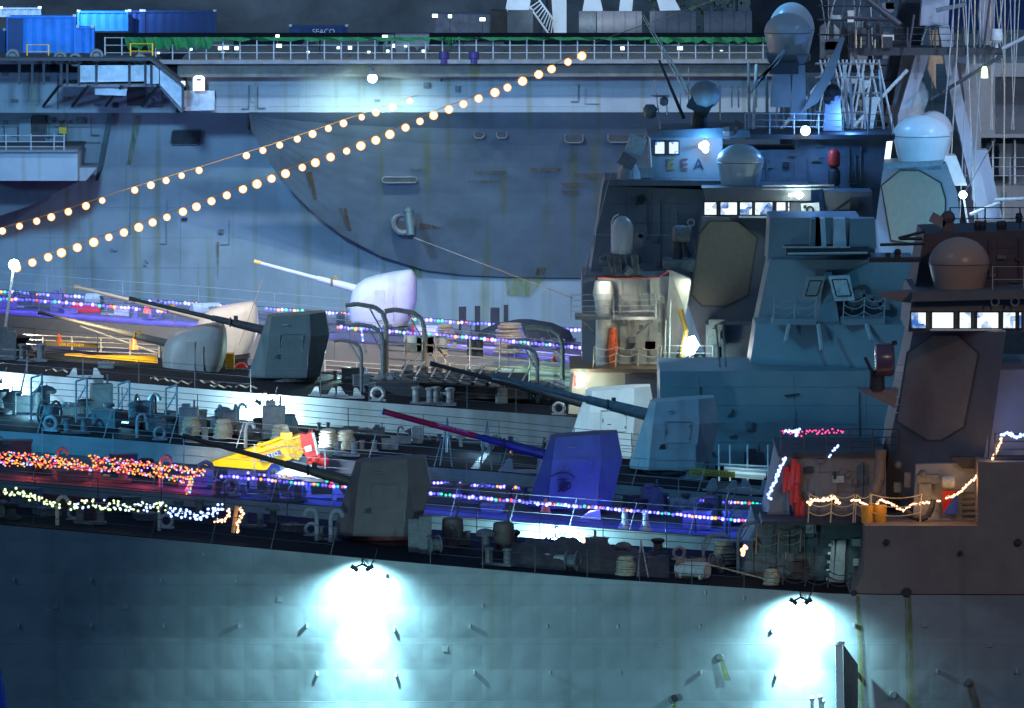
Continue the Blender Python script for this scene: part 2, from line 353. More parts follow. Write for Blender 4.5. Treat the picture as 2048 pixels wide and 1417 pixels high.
# ---------------------------------------------------------------- guns
def ring4(z, xf, wf, xs0, xs1, w, xr, wr):
    return [Vector(p) for p in ((xf, -wf, z), (xs0, -w, z), (xs1, -w, z), (xr, -wr, z), (xr, wr, z), (xs1, w, z), (xs0, w, z), (xf, wf, z))]
def ringR(z, x0, x1, w, n=28, e=3.2):
    out = []
    for i in range(n):
        a = -2*math.pi*i/n; c, s_ = math.cos(a), math.sin(a)
        out.append(Vector(((x0+x1)/2+(x1-x0)/2*abs(c)**(2/e)*(1 if c > 0 else -1), w*abs(s_)**(2/e)*(1 if s_ > 0 else -1), z)))
    return out
def gun(ship, kind, px, py, Y, k, tip, root, m_sh, m_bar, m_ped, m_tip=None, segs=None, rz=0., br=1.):
    o = P(px, py, Y)
    ped = MB().lathe(o, [(1.25*k, -.9), (1.25*k, -.25), (1.4*k, -.2), (1.4*k, 0)], 28)
    g = ship.part('gun_mount', ped, m_ped)
    rot = Matrix.Rotation(rz, 3, 'Z')
    if kind == 4:
        rings = [ring4(0, -2., .5, -1.2, .85, 1.45, 1.45, .85), ring4(.12, -2.02, .5, -1.2, .87, 1.47, 1.5, .85), ring4(2.05, -1.4, .45, -1.0, 1.05, 1.3, 1.95, .75), ring4(3.05, -1.1, .4, -.85, 1.0, 1.08, 1.74, .62)]
        # true front-to-back outline: side plate ends in a bevel, roof slopes a little to the front
        for p in rings[3]: p.z += .07*(p.x)
        mb = MB().loft([[o+rot @ (p*k) for p in reversed(r)] for r in rings]); sh = ship.part('gun_shield', mb, m_sh, g)
        det = MB(); y = -1.39
        for (x, z, w_, h_) in ((.1, 1.2, 1.15, .012), (.1, 2.15, 1.15, .012), (-.47, 1.67, .012, .95), (.67, 1.67, .012, .95), (.1, .45, 2.0, .012), (.62, 1.4, .06, .1), (.62, 1.95, .06, .1), (-.38, 1.7, .05, .16), (.9, .8, .05, .7), (-.2, 2.6, .3, .05)):
            det.box(o+rot @ (Vector((x, -1.475+.073*z/1.0, z))*k), (w_*k, .03*k, h_*k))
        ship.part('door_seam', det, mat('seam_grey', (.17, .17, .18), .6), g)
        v = MB(); c = o+rot @ (Vector((-.75, -1.44, .95))*k); v.prism([c, c+Vector((.28, 0, 0))*k, c+Vector((.28, 0, .22))*k, c+Vector((.1, 0, .2))*k], (0, .03, 0)); ship.part('vent', v, M_dark, g)
    else:
        rs = [(0, -1.55, 1.3, 1.25), (.5, -1.75, 1.6, 1.38), (1.2, -1.78, 1.82, 1.42), (1.9, -1.62, 1.86, 1.36), (2.3, -1.35, 1.82, 1.25), (2.55, -.95, 1.72, 1.1), (2.7, -.4, 1.62, .9), (2.78, .2, 1.5, .6)]
        rings = [ringR(z, a, b, w_) for z, a, b, w_ in rs]
        for r_ in rings:
            for p in r_: p.z += .05*p.x+(.10*max(0, p.x) if p.z > 2.2 else 0)
        mb = MB().loft([[o+rot @ (p*k) for p in reversed(r)] for r in rings]); ship.part('gun_shield', mb, m_sh, g, smooth=True)
        det = MB(); det.box(o+rot @ (Vector((.55, -1.42, 1.1))*k), (.05*k, .06*k, 1.3*k)); det.box(o+rot @ (Vector((-.15, -1.4, 1.2))*k), (.5*k, .06*k, 1.6*k))
        ship.part('door_seam', det, m_sh, g)
        v = MB(); c = o+rot @ (Vector((-1.1, -1.30, .75))*k); v.prism([c, c+Vector((.28, 0, 0))*k, c+Vector((.28, 0, .22))*k, c+Vector((.1, 0, .2))*k], (0, .03, 0)); ship.part('vent', v, M_dark, g)
    a, b = P(*root, Y-.1), P(*tip, Y-.1); d = (b-a).normalized(); L_ = (b-a).length
    a0 = a-d*.9*k
    bl = MB().tube(a0, a+d*L_*.22, .24*k*br, .2*k*br, 14).tube(a+d*L_*.22, a+d*L_*.38, .17*k*br, .15*k*br, 14).tube(a+d*L_*.38, b, .115*k*br, .085*k*br, 12).tube(b-d*.35, b, .11*k*br, n=12)
    bo = ship.part('barrel', bl, m_bar, g, smooth=True)
    if segs:
        for f0, f1, r_, mm in segs: ship.part('barrel_sleeve', MB().tube(a+d*L_*f0, a+d*L_*f1, r_*k, n=14), mm, g, smooth=True)
    cl = MB().box(a+d*L_*.2+Vector((0, 0, .28*k)), (.2, .2, .2)).torus(a+d*L_*.24, .2*k, .05*k, 14, 5, 'X')
    ship.part('barrel_clamp', cl, M_brass if kind == 2 else M_dark, g)
    return g, o
gA, oA = gun(A, 4, 766, 1066, 357, 1.0, (365, 872), (695, 962), mat('brown_lit_shield', (.155, .125, .12), .6, var=.14, scale=1.5, streak=.4, streakcol=(.12, .08, .06), bump=.12), mat('dark_bronze_barrel', (.09, .07, .06), .5, var=.2), mat('rusty_pedestal', (.22, .08, .06), .7, var=.3))  # warm lamp light is put into the brown of this shield
gB, oB = gun(B, 4, 1152, 1012, 376, 1.02, (765, 823), (1085, 908), mat('navy_lit_shield', (.075, .11, .23), .6, var=.12, scale=1.5, streak=.3, streakcol=(.06, .05, .12), bump=.1), M_barblue, M_dark,  # blue lamp light is put into the shield's base colour
             segs=[(.42, .985, .128, M_barred), (.985, 1.0, .135, M_barblue)])
gC, oC = gun(C, 4, 1350, 935, 395, 1.02, (985, 752), (1288, 828), M_gun, M_mid, M_dark, br=1.25)
gD, oD = gun(D, 4, 1222, 912, 409, 1.05, (860, 727), (1150, 802), M_gunw, M_dark, M_dark)
gE, oE = gun(E, 4, 580, 752, 428, 1.0, (258, 597), (525, 660), mat('teal_shield', (.055, .085, .09), .6, var=.14, scale=1.5, streak=.4, streakcol=(.03, .04, .04), bump=.12), M_dark, M_dark)
gG, oG = gun(G, 2, 388, 752, 431, .885, (76, 625), (330, 686), mat('olive_shield', (.25, .25, .24), .5, var=.12, streak=.3, streakcol=(.2, .14, .09), bump=.1), mat('olive_barrel', (.12, .11, .10), .5, var=.1), M_dark)
gH, oH = gun(H, 2, 452, 708, 450, .90, (148, 573), (395, 634), M_gunw, M_barw, M_dark)
gI, oI = gun(I, 2, 765, 652, 466, 1.0, (508, 523), (712, 578), mat('cream_shield', (.62, .58, .56), .5, var=.1, streak=.25, streakcol=(.35, .3, .27), bump=.1), M_barw, M_mid,
             segs=[(.0, .22, .2, mat('black_sleeve', (.03, .03, .035), .4, var=.1)), (.93, 1.0, .11, M_yel)])
for dz in (1.15, 1.55): D.part('vent', MB().box(oD+Vector((-.1, -1.5+.07*dz, dz)), (.18, .05, .12)), M_dark, gD)
# emblem painted on the blue shield: a plain globe, wings and anchor under a curved bar
eo = oB+Vector((-.55, -1.62, .95)); em = MB()
em.lathe(eo+Vector((0, .06, 0)), [(.2, 0), (.2, .02)], 16, 'Y')
em.prism([eo+Vector(p) for p in ((-.28, 0, .32), (-.05, 0, .42), (.22, 0, .34), (.05, 0, .28), (.05, 0, .12), (-.06, 0, .12), (-.06, 0, .28))], (0, .02, 0))
em.tube(eo+Vector((-.25, 0, -.2)), eo+Vector((.3, 0, .22)), .035)
em.torus(eo+Vector((.16, .03, .06)), .14, .03, 12, 5)
for i in range(7):
    a = R(50+i*12.5); em.box(eo+Vector((-.05+.75*math.cos(a), .03, .0+.75*math.sin(a)-.12)), (.15, .02, .07), ry=-(a-math.pi/2))
B.part('emblem', em, M_navytxt, gB)
text(B, 'Vigilance to the Line', P(905, 856, 375.2), .17, M_ltxt, gB, rot=(math.pi/2, R(14.6), 0))

# ---------------------------------------------------------------- background: water, rock, pier, sheds
def struct(name, mb, m, kind='structure'): o = link(bpy.data.objects.new(name, mesh(name, mb, m))); o['kind'] = kind; return o
struct('water', MB().add([(-900, -50, 0), (900, -50, 0), (900, 1500, 0), (-900, 1500, 0)], [(0, 1, 2, 3)]), M_water)
struct('quay', MB().box((0, 600, 8.0), (500, 140, 16)), M_conc)
hm = MB(); vs = []; NX, NZ = 90, 26
for j in range(NZ+1):
    for i in range(NX+1):
        x = -120+240*i/NX; z = 8+52*j/NZ
        vs.append((x, 700+j*2.2+3.5*math.sin(x*.13+j)+2.5*math.sin(x*.31+j*.7)+random.uniform(-.8, .8), z))
hm.add(vs, [(j*(NX+1)+i, j*(NX+1)+i+1, (j+1)*(NX+1)+i+1, (j+1)*(NX+1)+i) for j in range(NZ) for i in range(NX)])
ho_ = struct('hill', hm, M_rock); ho_.data.polygons.foreach_set('use_smooth', [True]*len(ho_.data.polygons))
for i in range(5):
    px = [1330, 1350, 1425, 1470, 1090][i]; c = P(px, -6, 660); tt = Thing('tree', ['broad dark tree behind the crane legs', 'thin dark tree behind the crane legs', 'dark tree above the grey tanks', 'drooping dark tree above the grey tanks', 'small dark tree beside the white crane ladder'][i], 'tree', c-Vector((0, 0, 6)), 'trees behind the pier')
    tt.part('trunk', MB().tube(c-Vector((0, 0, 6)), c+Vector((0, 0, 3)), .35, .12, 8), M_dark)
    cr = MB()
    for k in range(260):
        q = Vector((random.gauss(0, 1.5), random.gauss(0, 1.2), random.gauss(1, 1.5)))+c; s_ = random.uniform(.12, .35)
        a_, b_ = Vector((random.uniform(-1, 1), random.uniform(-1, 1), random.uniform(-1, 1)))*s_, Vector((random.uniform(-1, 1), random.uniform(-1, 1), random.uniform(-1, 1)))*s_
        cr.add([q, q+a_, q+a_+b_, q+b_], [(0, 1, 2, 3)])
    tt.part('crown', cr, mat('dark_foliage', (.06, .10, .04), .9, var=.4))
def container(name, label, x0, x1, y0, y1, Y, m, d=2.4, end=None, txt=None, rib=.28):
    a, b = P(x0, y1, Y), P(x1, y0, Y); c = (a+b)/2; t = Thing(name, label, 'container', (c.x, c.y+d/2, a.z), 'shipping containers stacked on the pier')
    W, Hh = b.x-a.x, b.z-a.z; mb = MB(); n = max(4, int(W/rib)); vs = []
    for i in range(n+1):
        x = a.x+.08+(W-.16)*i/n; y = Y+(.05 if i % 2 else .0)
        vs += [(x, y, a.z+.08), (x, y, b.z-.08)]
    mb.add(vs, [(2*i, 2*i+2, 2*i+3, 2*i+1) for i in range(n)]); mb.box((c.x, Y+d/2+.06, c.z), (W-.12, d, Hh-.12)); t.part('body', mb, m)
    for zz in (a.z+.05, b.z-.05): t.part('frame_rail', MB().box((c.x, Y+.0, zz), (W, .14, .12)), m)
    for xx in (a.x+.06, b.x-.06): t.part('corner_post', MB().box((xx, Y-.02, c.z), (.14, .14, Hh+.02)), m)
    for xx in (a.x+.08, b.x-.08): t.part('corner_casting', MB().box((xx, Y-.03, b.z+.02), (.2, .2, .14)), M_railw)
    if end:
        ex = P(end, y1, Y).x-a.x; t.part('door', MB().box((a.x+ex/2, Y-.1, c.z), (ex-.1, .06, Hh-.3)), M_navy)
    if txt: text(t, txt, (c.x+.3, Y-.05, c.z), .45, M_white)
    return t
container('shipping_container', 'bright blue container with a dark end standing nearest the ramp', 14, 152, 32, 116, 505.5, M_blue, end=48)
container('shipping_container', 'short bright blue container beside the tall blue one', 152, 188, 54, 117, 506, M_blue)
container('shipping_container', 'ribbed blue container behind a dark lamp post head', 155, 256, 23, 62, 548, M_blue)
container('shipping_container', 'long navy container at the end of the raised row', 286, 432, 22, 74, 548, M_navy)
container('shipping_container', 'black navy container between the ribbed blue and long navy ones', 257, 285, 22, 74, 549, M_navy)
container('shipping_container', 'low dark blue container with small white lettering', 579, 696, 52, 76, 548, M_navy, txt='SEACO', end=604)
container('shipping_container', 'grey blue container in the far corner of the pier', 0, 82, 16, 34, 560, mat('grey_blue_container', (.05, .07, .09), .6))
container('shipping_container', 'dark container under the bright blue ones at the frame edge', -40, 12, 60, 118, 507, M_navy)
for (x0, x1, y0, y1, lb, m) in ((1158, 1192, 24, 96, 'narrow ribbed tank section beside the crane leg', M_mid), (1194, 1284, 24, 96, 'first long grey cylindrical tank on the pier', mat('tank_paint', (.22, .20, .21), .6, var=.2)), (1300, 1392, 24, 96, 'second long grey cylindrical tank on the pier', mat('tank_paint', (.2, .2, .2))), (1408, 1504, 24, 96, 'third long grey tank with white bands on its end', mat('tank_paint', (.2, .2, .2)))):
    a, b = P(x0, y1, 545), P(x1, y0, 545); r = (b.z-a.z)/2; t = Thing('storage_tank', lb, 'tank', ((a.x+b.x)/2, 545, a.z), 'grey tanks in a row on the pier')
    t.part('shell', MB().tube((a.x, 545+r, a.z+r), (b.x, 545+r, a.z+r), r, n=28), m, smooth=True)
    for k in range(4): t.part('band', MB().tube((a.x+(b.x-a.x)*(k+.5)/4-.04, 545+r, a.z+r), (a.x+(b.x-a.x)*(k+.5)/4+.04, 545+r, a.z+r), r*1.015, n=28), M_mid)
    t.part('cradle', MB().box(((a.x+b.x)/2, 545+r, a.z+.1), (b.x-a.x, 1.6, .5)), M_dark)
# shed / wall blocks behind the pier
def block(name, label, cat, pts, Y, d, m, **k):
    mb = MB().pp(pts, Y, d); return single(name, mb, m, label, cat, **k)
def fence(name, lb, cat, pxs, base, top, Y, m=M_rail, sp=65, nw=3):
    a, b = P(pxs[0], base, Y), P(pxs[1], base, Y); t = Thing(name, lb, cat, (a+b)/2); h = P(0, top, Y).z-a.z
    wr = MB()
    for j in range(nw): wr.tube(a+Vector((0, 0, h*(1-j/nw))), b+Vector((0, 0, h*(1-j/nw))), .025, n=4)
    t.part('rail', wr, m); k = max(1, int((pxs[1]-pxs[0])/sp)); me = mesh('post', MB().tube(t.loc, t.loc+Vector((0, 0, h*1.03)), .045, n=5), m, t.loc)
    for i in range(k+1): t.ref('post', me, a.lerp(b, i/k))
    return t
block('equipment_shed', 'grey equipment shed with a dark doorway beside the crane ladder', 'shed', [(1015, 24), (1066, 24), (1066, 76), (1015, 76)], 545, 3, M_conc)
block('equipment_shed', 'pale grey machine house with small lamps on the pier', 'shed', [(868, 28), (980, 30), (980, 74), (868, 74)], 546, 3, mat('shed_paint', (.24, .22, .24), .7, var=.3, scale=2))
block('equipment_shed', 'brown narrow shed between the machine house and the crane', 'shed', [(981, 22), (1014, 22), (1014, 74), (981, 74)], 545.5, 3, mat('brown_shed', (.09, .07, .06), .8, var=.3))
block('warehouse', 'dark warehouse behind the radomes and masts', 'building', [(1506, 0), (1640, -10), (1640, 125), (1506, 125)], 560, 6, mat('dark_siding', (.03, .032, .04), .8, var=.3))
block('warehouse', 'grey warehouse wall behind the lattice masts', 'building', [(1636, -10), (1860, -10), (1860, 120), (1636, 120)], 562, 6, mat('shed_paint', (.2, .2, .2)))
block('warehouse', 'blue walled warehouse behind the rigging', 'building', [(1862, -10), (2070, -10), (2070, 60), (1862, 60)], 561, 6, M_navy)
# white crane legs
cr = Thing('dock_crane', 'white floodlit dock crane legs with an inclined ladder', 'crane', P(1200, 98, 552), None)
M_crane = mat('white_crane_paint', (.78, .80, .82), .45, var=.12, scale=.6)
for pts in ([(1102, -20), (1133, -20), (1133, 76), (1137, 105), (1105, 105), (1108, 76)], [(1172, -20), (1197, -20), (1206, 23), (1165, 23)], [(1243, -20), (1268, -20), (1264, 23), (1238, 23)], [(1308, -20), (1340, -20), (1361, 21), (1320, 22)], [(1018, -20), (1064, -20), (1058, 22), (1010, 24)]):
    cr.part('leg', MB().pp(pts, 552, 1.1), M_crane)
lad = MB(); 
lad.tube(P(1058, 12, 551), P(1104, 78, 551), .07).tube(P(1078, 0, 551), P(1108, 42, 551), .07)
for i in range(9): lad.tube(P(1062+i*5, 14+i*6.8, 551), P(1080+i*3.3, 2+i*4.8, 551), .04)
cr.part('ladder', lad, M_crane)
cr.part('platform', MB().box(P(1108, 104, 551), (1.6, 1.2, .12)).tube(P(1083, 72, 551), P(1135, 72, 551), .03).tube(P(1083, 90, 551), P(1135, 90, 551), .03).tube(P(1084, 72, 551), P(1084, 104, 551), .03).tube(P(1134, 72, 551), P(1134, 104, 551), .03), M_mid)
lamp('added_crane_spot', P(1180, -260, 535), P(1180, 40, 552), (.6, .8, 1.0), 4500, 46, .6, .4)  # added spot above the frame to brighten the crane legs
# ---------------------------------------------------------------- carrier (big grey ship behind)
K = Thing('aircraft_carrier', 'huge weathered grey flat-topped ship filling the background with a rust streaked overhanging bow', 'warship', P(600, 400, 495))
def carr(name, pts, Y, d, m=M_carrier, **k): return K.part(name, MB().pp(pts, Y, d), m, **k)
carr('hull', [(-60, 225), (1560, 225), (1560, 900), (-60, 900)], 501, 14)
carr('side_belt', [(372, 152), (1560, 152), (1560, 226), (372, 226)], 494, 20)
carr('deck_edge', [(355, 128), (1560, 126), (1560, 153), (355, 155)], 492.5, 24, mat('brown_grey_edge', (.15, .145, .125), .8, var=.3, scale=1.2, streak=.8, streakcol=(.12, .11, .03)))
K.part('flight_deck', MB().box((P(700, 130, 505).x, 514, P(700, 118, 505).z), (60, 42, .5)), M_deck)
carr('kerb', [(-60, 121), (1560, 119), (1560, 127), (-60, 129)], 491.8, .8, mat('pale_kerb', (.2, .2, .2), .8, var=.3))
carr('hull_wall', [(-60, 130), (352, 130), (352, 226), (-60, 226)], 497, 16)
# overhanging flare: leans in towards the keel
fl = MB(); cur = [(497, 225), (503, 262), (560, 360), (620, 420), (680, 468), (760, 512), (850, 541), (930, 551), (1000, 554), (1100, 556), (1250, 557), (1560, 557)]
rows = 10; vs = []
for (cx, cy) in cur:
    for j in range(rows+1):
        py = 225+(cy-225)*j/rows; Yq = 493.5+7.3*((py-225)/332)**.8+(0 if j < rows else .0); vs.append(P(cx, py, Yq))
nv = rows+1
fl.add(vs, [(i*nv+j, i*nv+j+1, (i+1)*nv+j+1, (i+1)*nv+j) for i in range(len(cur)-1) for j in range(rows)])
K.part('bow_flare', fl, mat('shaded_flare_paint', (.165, .185, .205), .65, var=.16, scale=.4, streak=.7, streakcol=(.17, .16, .05), grime=.3, bump=.2, plates=True))  # darker than the hull: shade of the overhang put into the colour
def on_flare(py): return 493.5+7.3*max(0, (py-225)/332)**.8
def port(x0, x1, y0, y1, m=M_recess, sk=0, name='scupper_recess', Y=None):
    Yb = on_flare((y0+y1)/2) if Y is None else Y
    r = 4; pts = [(x0+r+sk, y0), (x1-r+sk, y0), (x1+sk, y0+r), (x1, y1-r), (x1-r, y1), (x0+r, y1), (x0, y1-r), (x0+sk, y0+r)]
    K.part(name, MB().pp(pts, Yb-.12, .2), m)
    K.part('coaming', MB().path([P(p[0], p[1], Yb-.14) for p in pts+pts[:1]], .04, 5), M_mid)
for a in ((948, 968, 264, 277), (993, 1014, 264, 277), (1130, 1166, 264, 286), (1216, 1290, 265, 285)): port(*a)
port(341, 401, 261, 290, sk=3, Y=500.9); port(764, 834, 355, 366)
for a in ((946, 1014, 342, 348), (934, 1000, 361, 366), (1060, 1122, 337, 344), (1148, 1210, 347, 358), (1122, 1172, 366, 375), (1122, 1160, 382, 390), (818, 850, 338, 343)):
    Yb = on_flare(a[2]); K.part('rusted_ledge', MB().pp([(a[0], a[2]), (a[1], a[2]), (a[1]-3, a[3]), (a[0]+5, a[3])], Yb-.04, .05), mat('rusty_ledge', (.10, .075, .04), .9, var=.6, scale=3))
def stain(pts, m, Y=None):
    def yy(p): return (on_flare(p[1]) if Y is None else Y)-.05
    K.part('rust_streak', MB().prism([P(p[0], p[1], yy(p)) for p in pts], (0, .04, 0)), m)
def softstain(m):
    nt = m.node_tree; N = nt.nodes; L = nt.links; b = N['Principled BSDF']; g = N.new('ShaderNodeNewGeometry'); mp = N.new('ShaderNodeMapping'); mp.inputs['Scale'].default_value = (3.5, 1, .5); L.new(g.outputs['Position'], mp.inputs[0])
    n = N.new('ShaderNodeTexNoise'); n.inputs['Scale'].default_value = 1.2; n.inputs['Detail'].default_value = 8; n.inputs['Roughness'].default_value = .8; L.new(mp.outputs[0], n.inputs['Vector']); r = N.new('ShaderNodeMapRange'); r.inputs[1].default_value = .38; r.inputs[2].default_value = .62; r.inputs[3].default_value = 0; r.inputs[4].default_value = .5; L.new(n.outputs[0], r.inputs[0]); L.new(r.outputs[0], b.inputs['Alpha'])
softstain(M_rust); softstain(M_algae); softstain(mat('rusty_ledge', (.1, .1, .1)))
stain([(610, 344), (624, 344), (634, 398), (628, 402)], M_rust); stain([(678, 417), (692, 417), (703, 462), (694, 462)], M_rust)
stain([(820, 520), (838, 520), (845, 556), (820, 556)], M_algae, Y=500.9); stain([(1010, 556), (1090, 556), (1060, 592), (1014, 590)], M_algae, Y=500.9)
stain([(1075, 537), (1092, 536), (1088, 550), (1070, 550)], M_rust); stain([(268, 232), (284, 232), (262, 330), (254, 330)], M_algae, Y=500.9)
stain([(840, 446), (862, 450), (888, 457), (838, 460)], M_rust); stain([(433, 484), (438, 484), (437, 560), (434, 560)], M_rust, Y=500.9)
# hawse pipe and anchor-like fairlead
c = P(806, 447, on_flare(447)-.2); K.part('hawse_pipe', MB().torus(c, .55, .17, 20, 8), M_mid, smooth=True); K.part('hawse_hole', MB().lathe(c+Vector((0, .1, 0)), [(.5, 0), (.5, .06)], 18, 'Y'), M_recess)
K.part('mooring_boom', MB().tube(P(817, 424, 497), P(822, 474, 496), .24, n=10).ball(P(817, 424, 497), .3), mat('dark_teal_steel', (.07, .10, .11), .5, var=.2), smooth=True)
# gallery walkway at the left, with brackets, lit side door, doors and gangways
carr('gallery_panel', [(155, 131), (292, 131), (292, 163), (155, 165)], 490.2, .3, mat('bare_alloy', (.42, .45, .48), .4, var=.3, scale=1.5, metal=.2))
carr('gallery_panel', [(292, 131), (318, 131), (318, 168), (292, 168)], 490.1, .3, mat('bare_alloy', (.4, .4, .4)))
carr('gallery_panel', [(320, 134), (366, 174), (366, 220), (320, 170)], 489.8, .3, mat('bare_alloy', (.4, .4, .4)))
carr('gallery_panel', [(190, 170), (256, 170), (252, 192), (190, 190)], 491.0, .3, mat('bare_alloy', (.4, .4, .4)))
carr('gallery_floor', [(-60, 122), (300, 122), (368, 176), (368, 170), (303, 116), (-60, 116)], 489, 6, M_dark)
carr('gallery_floor', [(120, 168), (322, 168), (368, 222), (362, 226), (318, 174), (120, 174)], 490.4, 5, M_mid)
for x in (36, 62, 85, 120, 132, 155, 190, 256, 288, 300, 318): carr('gallery_post', [(x, 128), (x+5, 128), (x+5, 170), (x, 170)], 489.9, .2, M_dark)
carr('gallery_post', [(363, 174), (368, 174), (368, 224), (363, 224)], 489.5, .2, M_dark)
for x in (120, 178, 245, 318): K.part('bracket', MB().tube(P(x, 170, 490), P(x-33, 212, 496.5), .09), M_dark)
carr('doorway', [(254, 172), (290, 172), (290, 212), (254, 212)], 496.8, .3, mat('brown_recess', (.10, .08, .08), .8)); carr('doorway', [(64, 231), (90, 231), (90, 300), (64, 300)], 500.6, .4, mat('brown_recess', (.1, .1, .1)))
carr('doorway', [(38, 238), (62, 236), (62, 300), (38, 300)], 500.5, .4, M_carrier)
carr('junction_box', [(118, 255), (133, 255), (133, 268), (118, 268)], 500.2, .3, M_yel); carr('junction_box', [(112, 270), (133, 270), (133, 302), (112, 302)], 500.3, .3, M_mid)
carr('lit_door', [(386, 156), (391, 152), (404, 152), (409, 156), (409, 182), (386, 182)], 492.2, .2, mat('lit_doorway', (.8, .8, .8), emit=(.75, .88, 1.0), es=.9, var=0))
carr('door_fitting', [(393, 158), (402, 158), (402, 162), (393, 162)], 492.1, .1, M_mid)
carr('lit_panel', [(362, 163), (370, 163), (370, 171), (362, 170)], 489.3, .2, mat('lit_doorway', (.8, .8, .8)))
carr('side_panel', [(368, 182), (429, 182), (429, 221), (368, 222)], 493.2, .6, mat('bare_alloy', (.4, .4, .4)))
carr('lower_gallery', [(-60, 304), (155, 304), (155, 362), (-60, 362)], 490.5, 8, M_carrier)
carr('lower_gallery_floor', [(-60, 300), (156, 300), (156, 305), (-60, 305)], 490.2, 9, M_mid)
carr('lower_step', [(157, 336), (193, 336), (172, 362), (157, 362)], 493, 5, M_carrier)
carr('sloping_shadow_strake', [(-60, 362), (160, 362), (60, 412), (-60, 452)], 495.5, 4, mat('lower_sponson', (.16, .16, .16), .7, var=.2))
K.part('gallery_railing', MB().path([P(-40, 272, 490.3), P(130, 272, 490.3)], .03, 4).path([P(-40, 284, 490.3), P(130, 284, 490.3)], .03, 4).path([P(-40, 294, 490.3), P(130, 294, 490.3)], .03, 4), M_rail)
for x in (12, 62, 108, 128): K.part('stanchion', MB().tube(P(x, 268, 490.3), P(x, 303, 490.3), .04), M_rail)
K.part('hull_crease', MB().prism([P(232, 200, 500.3), P(226, 225, 500.3), P(206, 330, 500.3), P(196, 362, 500.3), P(190, 362, 500.6), P(216, 225, 500.6)], (0, .3, 0)), mat('dark_crease', (.17, .19, .2), .7))
K.part('hull_break', MB().pp([(494, 225), (499, 225), (496, 262), (491, 262)], 499.5, 2), M_carrier)
# carrier deck rails, netting, deck lights
fence('deck_fence', 'long wire fence with thin grey posts along the edge of the flat deck', 'fence', (210, 1560), 121, 76, 492.2, M_rail, sp=33)
fence('deck_fence', 'yellow hand rail in front of the tall blue container', 'fence', (54, 97), 118, 90, 491.8, M_yel, sp=40, nw=2)
fence('deck_fence', 'yellow hand rail under the green netting', 'fence', (261, 305), 118, 88, 491.8, M_yel, sp=44, nw=2)
for i, (x0, x1, dy, lb) in enumerate(((250, 425, 26, 'green safety netting sagging below the navy containers'), (425, 860, 8, 'thin green netting strip above the parked vehicles'), (880, 920, 20, 'green netting corner hanging in a point'), (860, 1300, 6, 'green netting strip under the grey tanks'), (1300, 1560, 12, 'green netting strip by the row of radomes'))):
    mb = MB(); n = 22; vs = []
    for k in range(n+1):
        x = x0+(x1-x0)*k/n; hh = dy*(.35+.65*abs(math.sin(k*1.3+i)))*(1 if dy != 20 else 1-abs(2*k/n-1)) 
        vs += [P(x, 75, 491.9+.12*math.sin(k)), P(x, 76+max(2, hh), 491.9+.15*math.sin(k*1.7))]
    vs += [v+Vector((0, .03, 0)) for v in vs]; q = 2*(n+1)
    mb.add(vs, [(2*k, 2*k+1, 2*k+3, 2*k+2) for k in range(n)]+[(q+2*k, q+2*k+2, q+2*k+3, q+2*k+1) for k in range(n)])
    single('safety_net', mb, M_green, lb, 'net', 'green netting along the flat deck')
# dark vehicles and gear standing behind the fence
def vehicle(lb, x0, x1, y0, Y, m, lights=True):
    a, b = P(x0, 118, Y), P(x1, y0, Y); W, Hh = b.x-a.x, b.z-a.z; t = Thing('truck', lb, 'truck', ((a.x+b.x)/2, Y+1, a.z), 'vehicles parked behind the deck fence')
    t.part('body', MB().box((a.x+W*.62, Y+1, a.z+Hh*.58), (W*.72, 2, Hh*.7)), m)
    t.part('cab', MB().prism([Vector((a.x, Y, a.z+.4)), Vector((a.x+W*.24, Y, a.z+.4)), Vector((a.x+W*.24, Y, a.z+Hh*.9)), Vector((a.x+W*.08, Y, a.z+Hh*.9)), Vector((a.x, Y, a.z+Hh*.5))], (0, 2, 0)), m)
    t.part('window', MB().box((a.x+W*.15, Y-.02, a.z+Hh*.68), (W*.1, .05, Hh*.22)), mat('dark_glass', (.02, .025, .03), .1, var=0))
    for f in (.15, .6, .85):
        t.part('wheel', MB().lathe((a.x+W*f, Y-.05, a.z+.35), [(.36, 0), (.38, .1), (.38, .3), (.3, .34)], 18, 'Y'), M_dark)
    if lights:
        for k in range(3): t.part('marker_lamp', MB().box((a.x+W*(.1+.38*k), Y-.1, a.z+Hh*(.3+.2*(k % 2))), (.16, .05, .12)), bulbmat('work_lamp', (.8, 1.0, .9), (.1, .5, .9), 2.5))
vehicle('dark flatbed truck under the low dark blue container', 600, 760, 74, 505, M_dark)
vehicle('dark truck with small white lamps beside the work platform', 766, 860, 66, 506, M_mid)
vehicle('dark truck parked below the long navy container', 300, 470, 80, 506, M_dark)
vehicle('grey low vehicle behind the fence near the machine house', 900, 1010, 84, 507, M_dark, False)
vehicle('dark vehicle under the first grey tank', 1180, 1290, 92, 508, M_dark, False)
vehicle('dark vehicle under the third grey tank', 1390, 1500, 88, 508, M_dark)
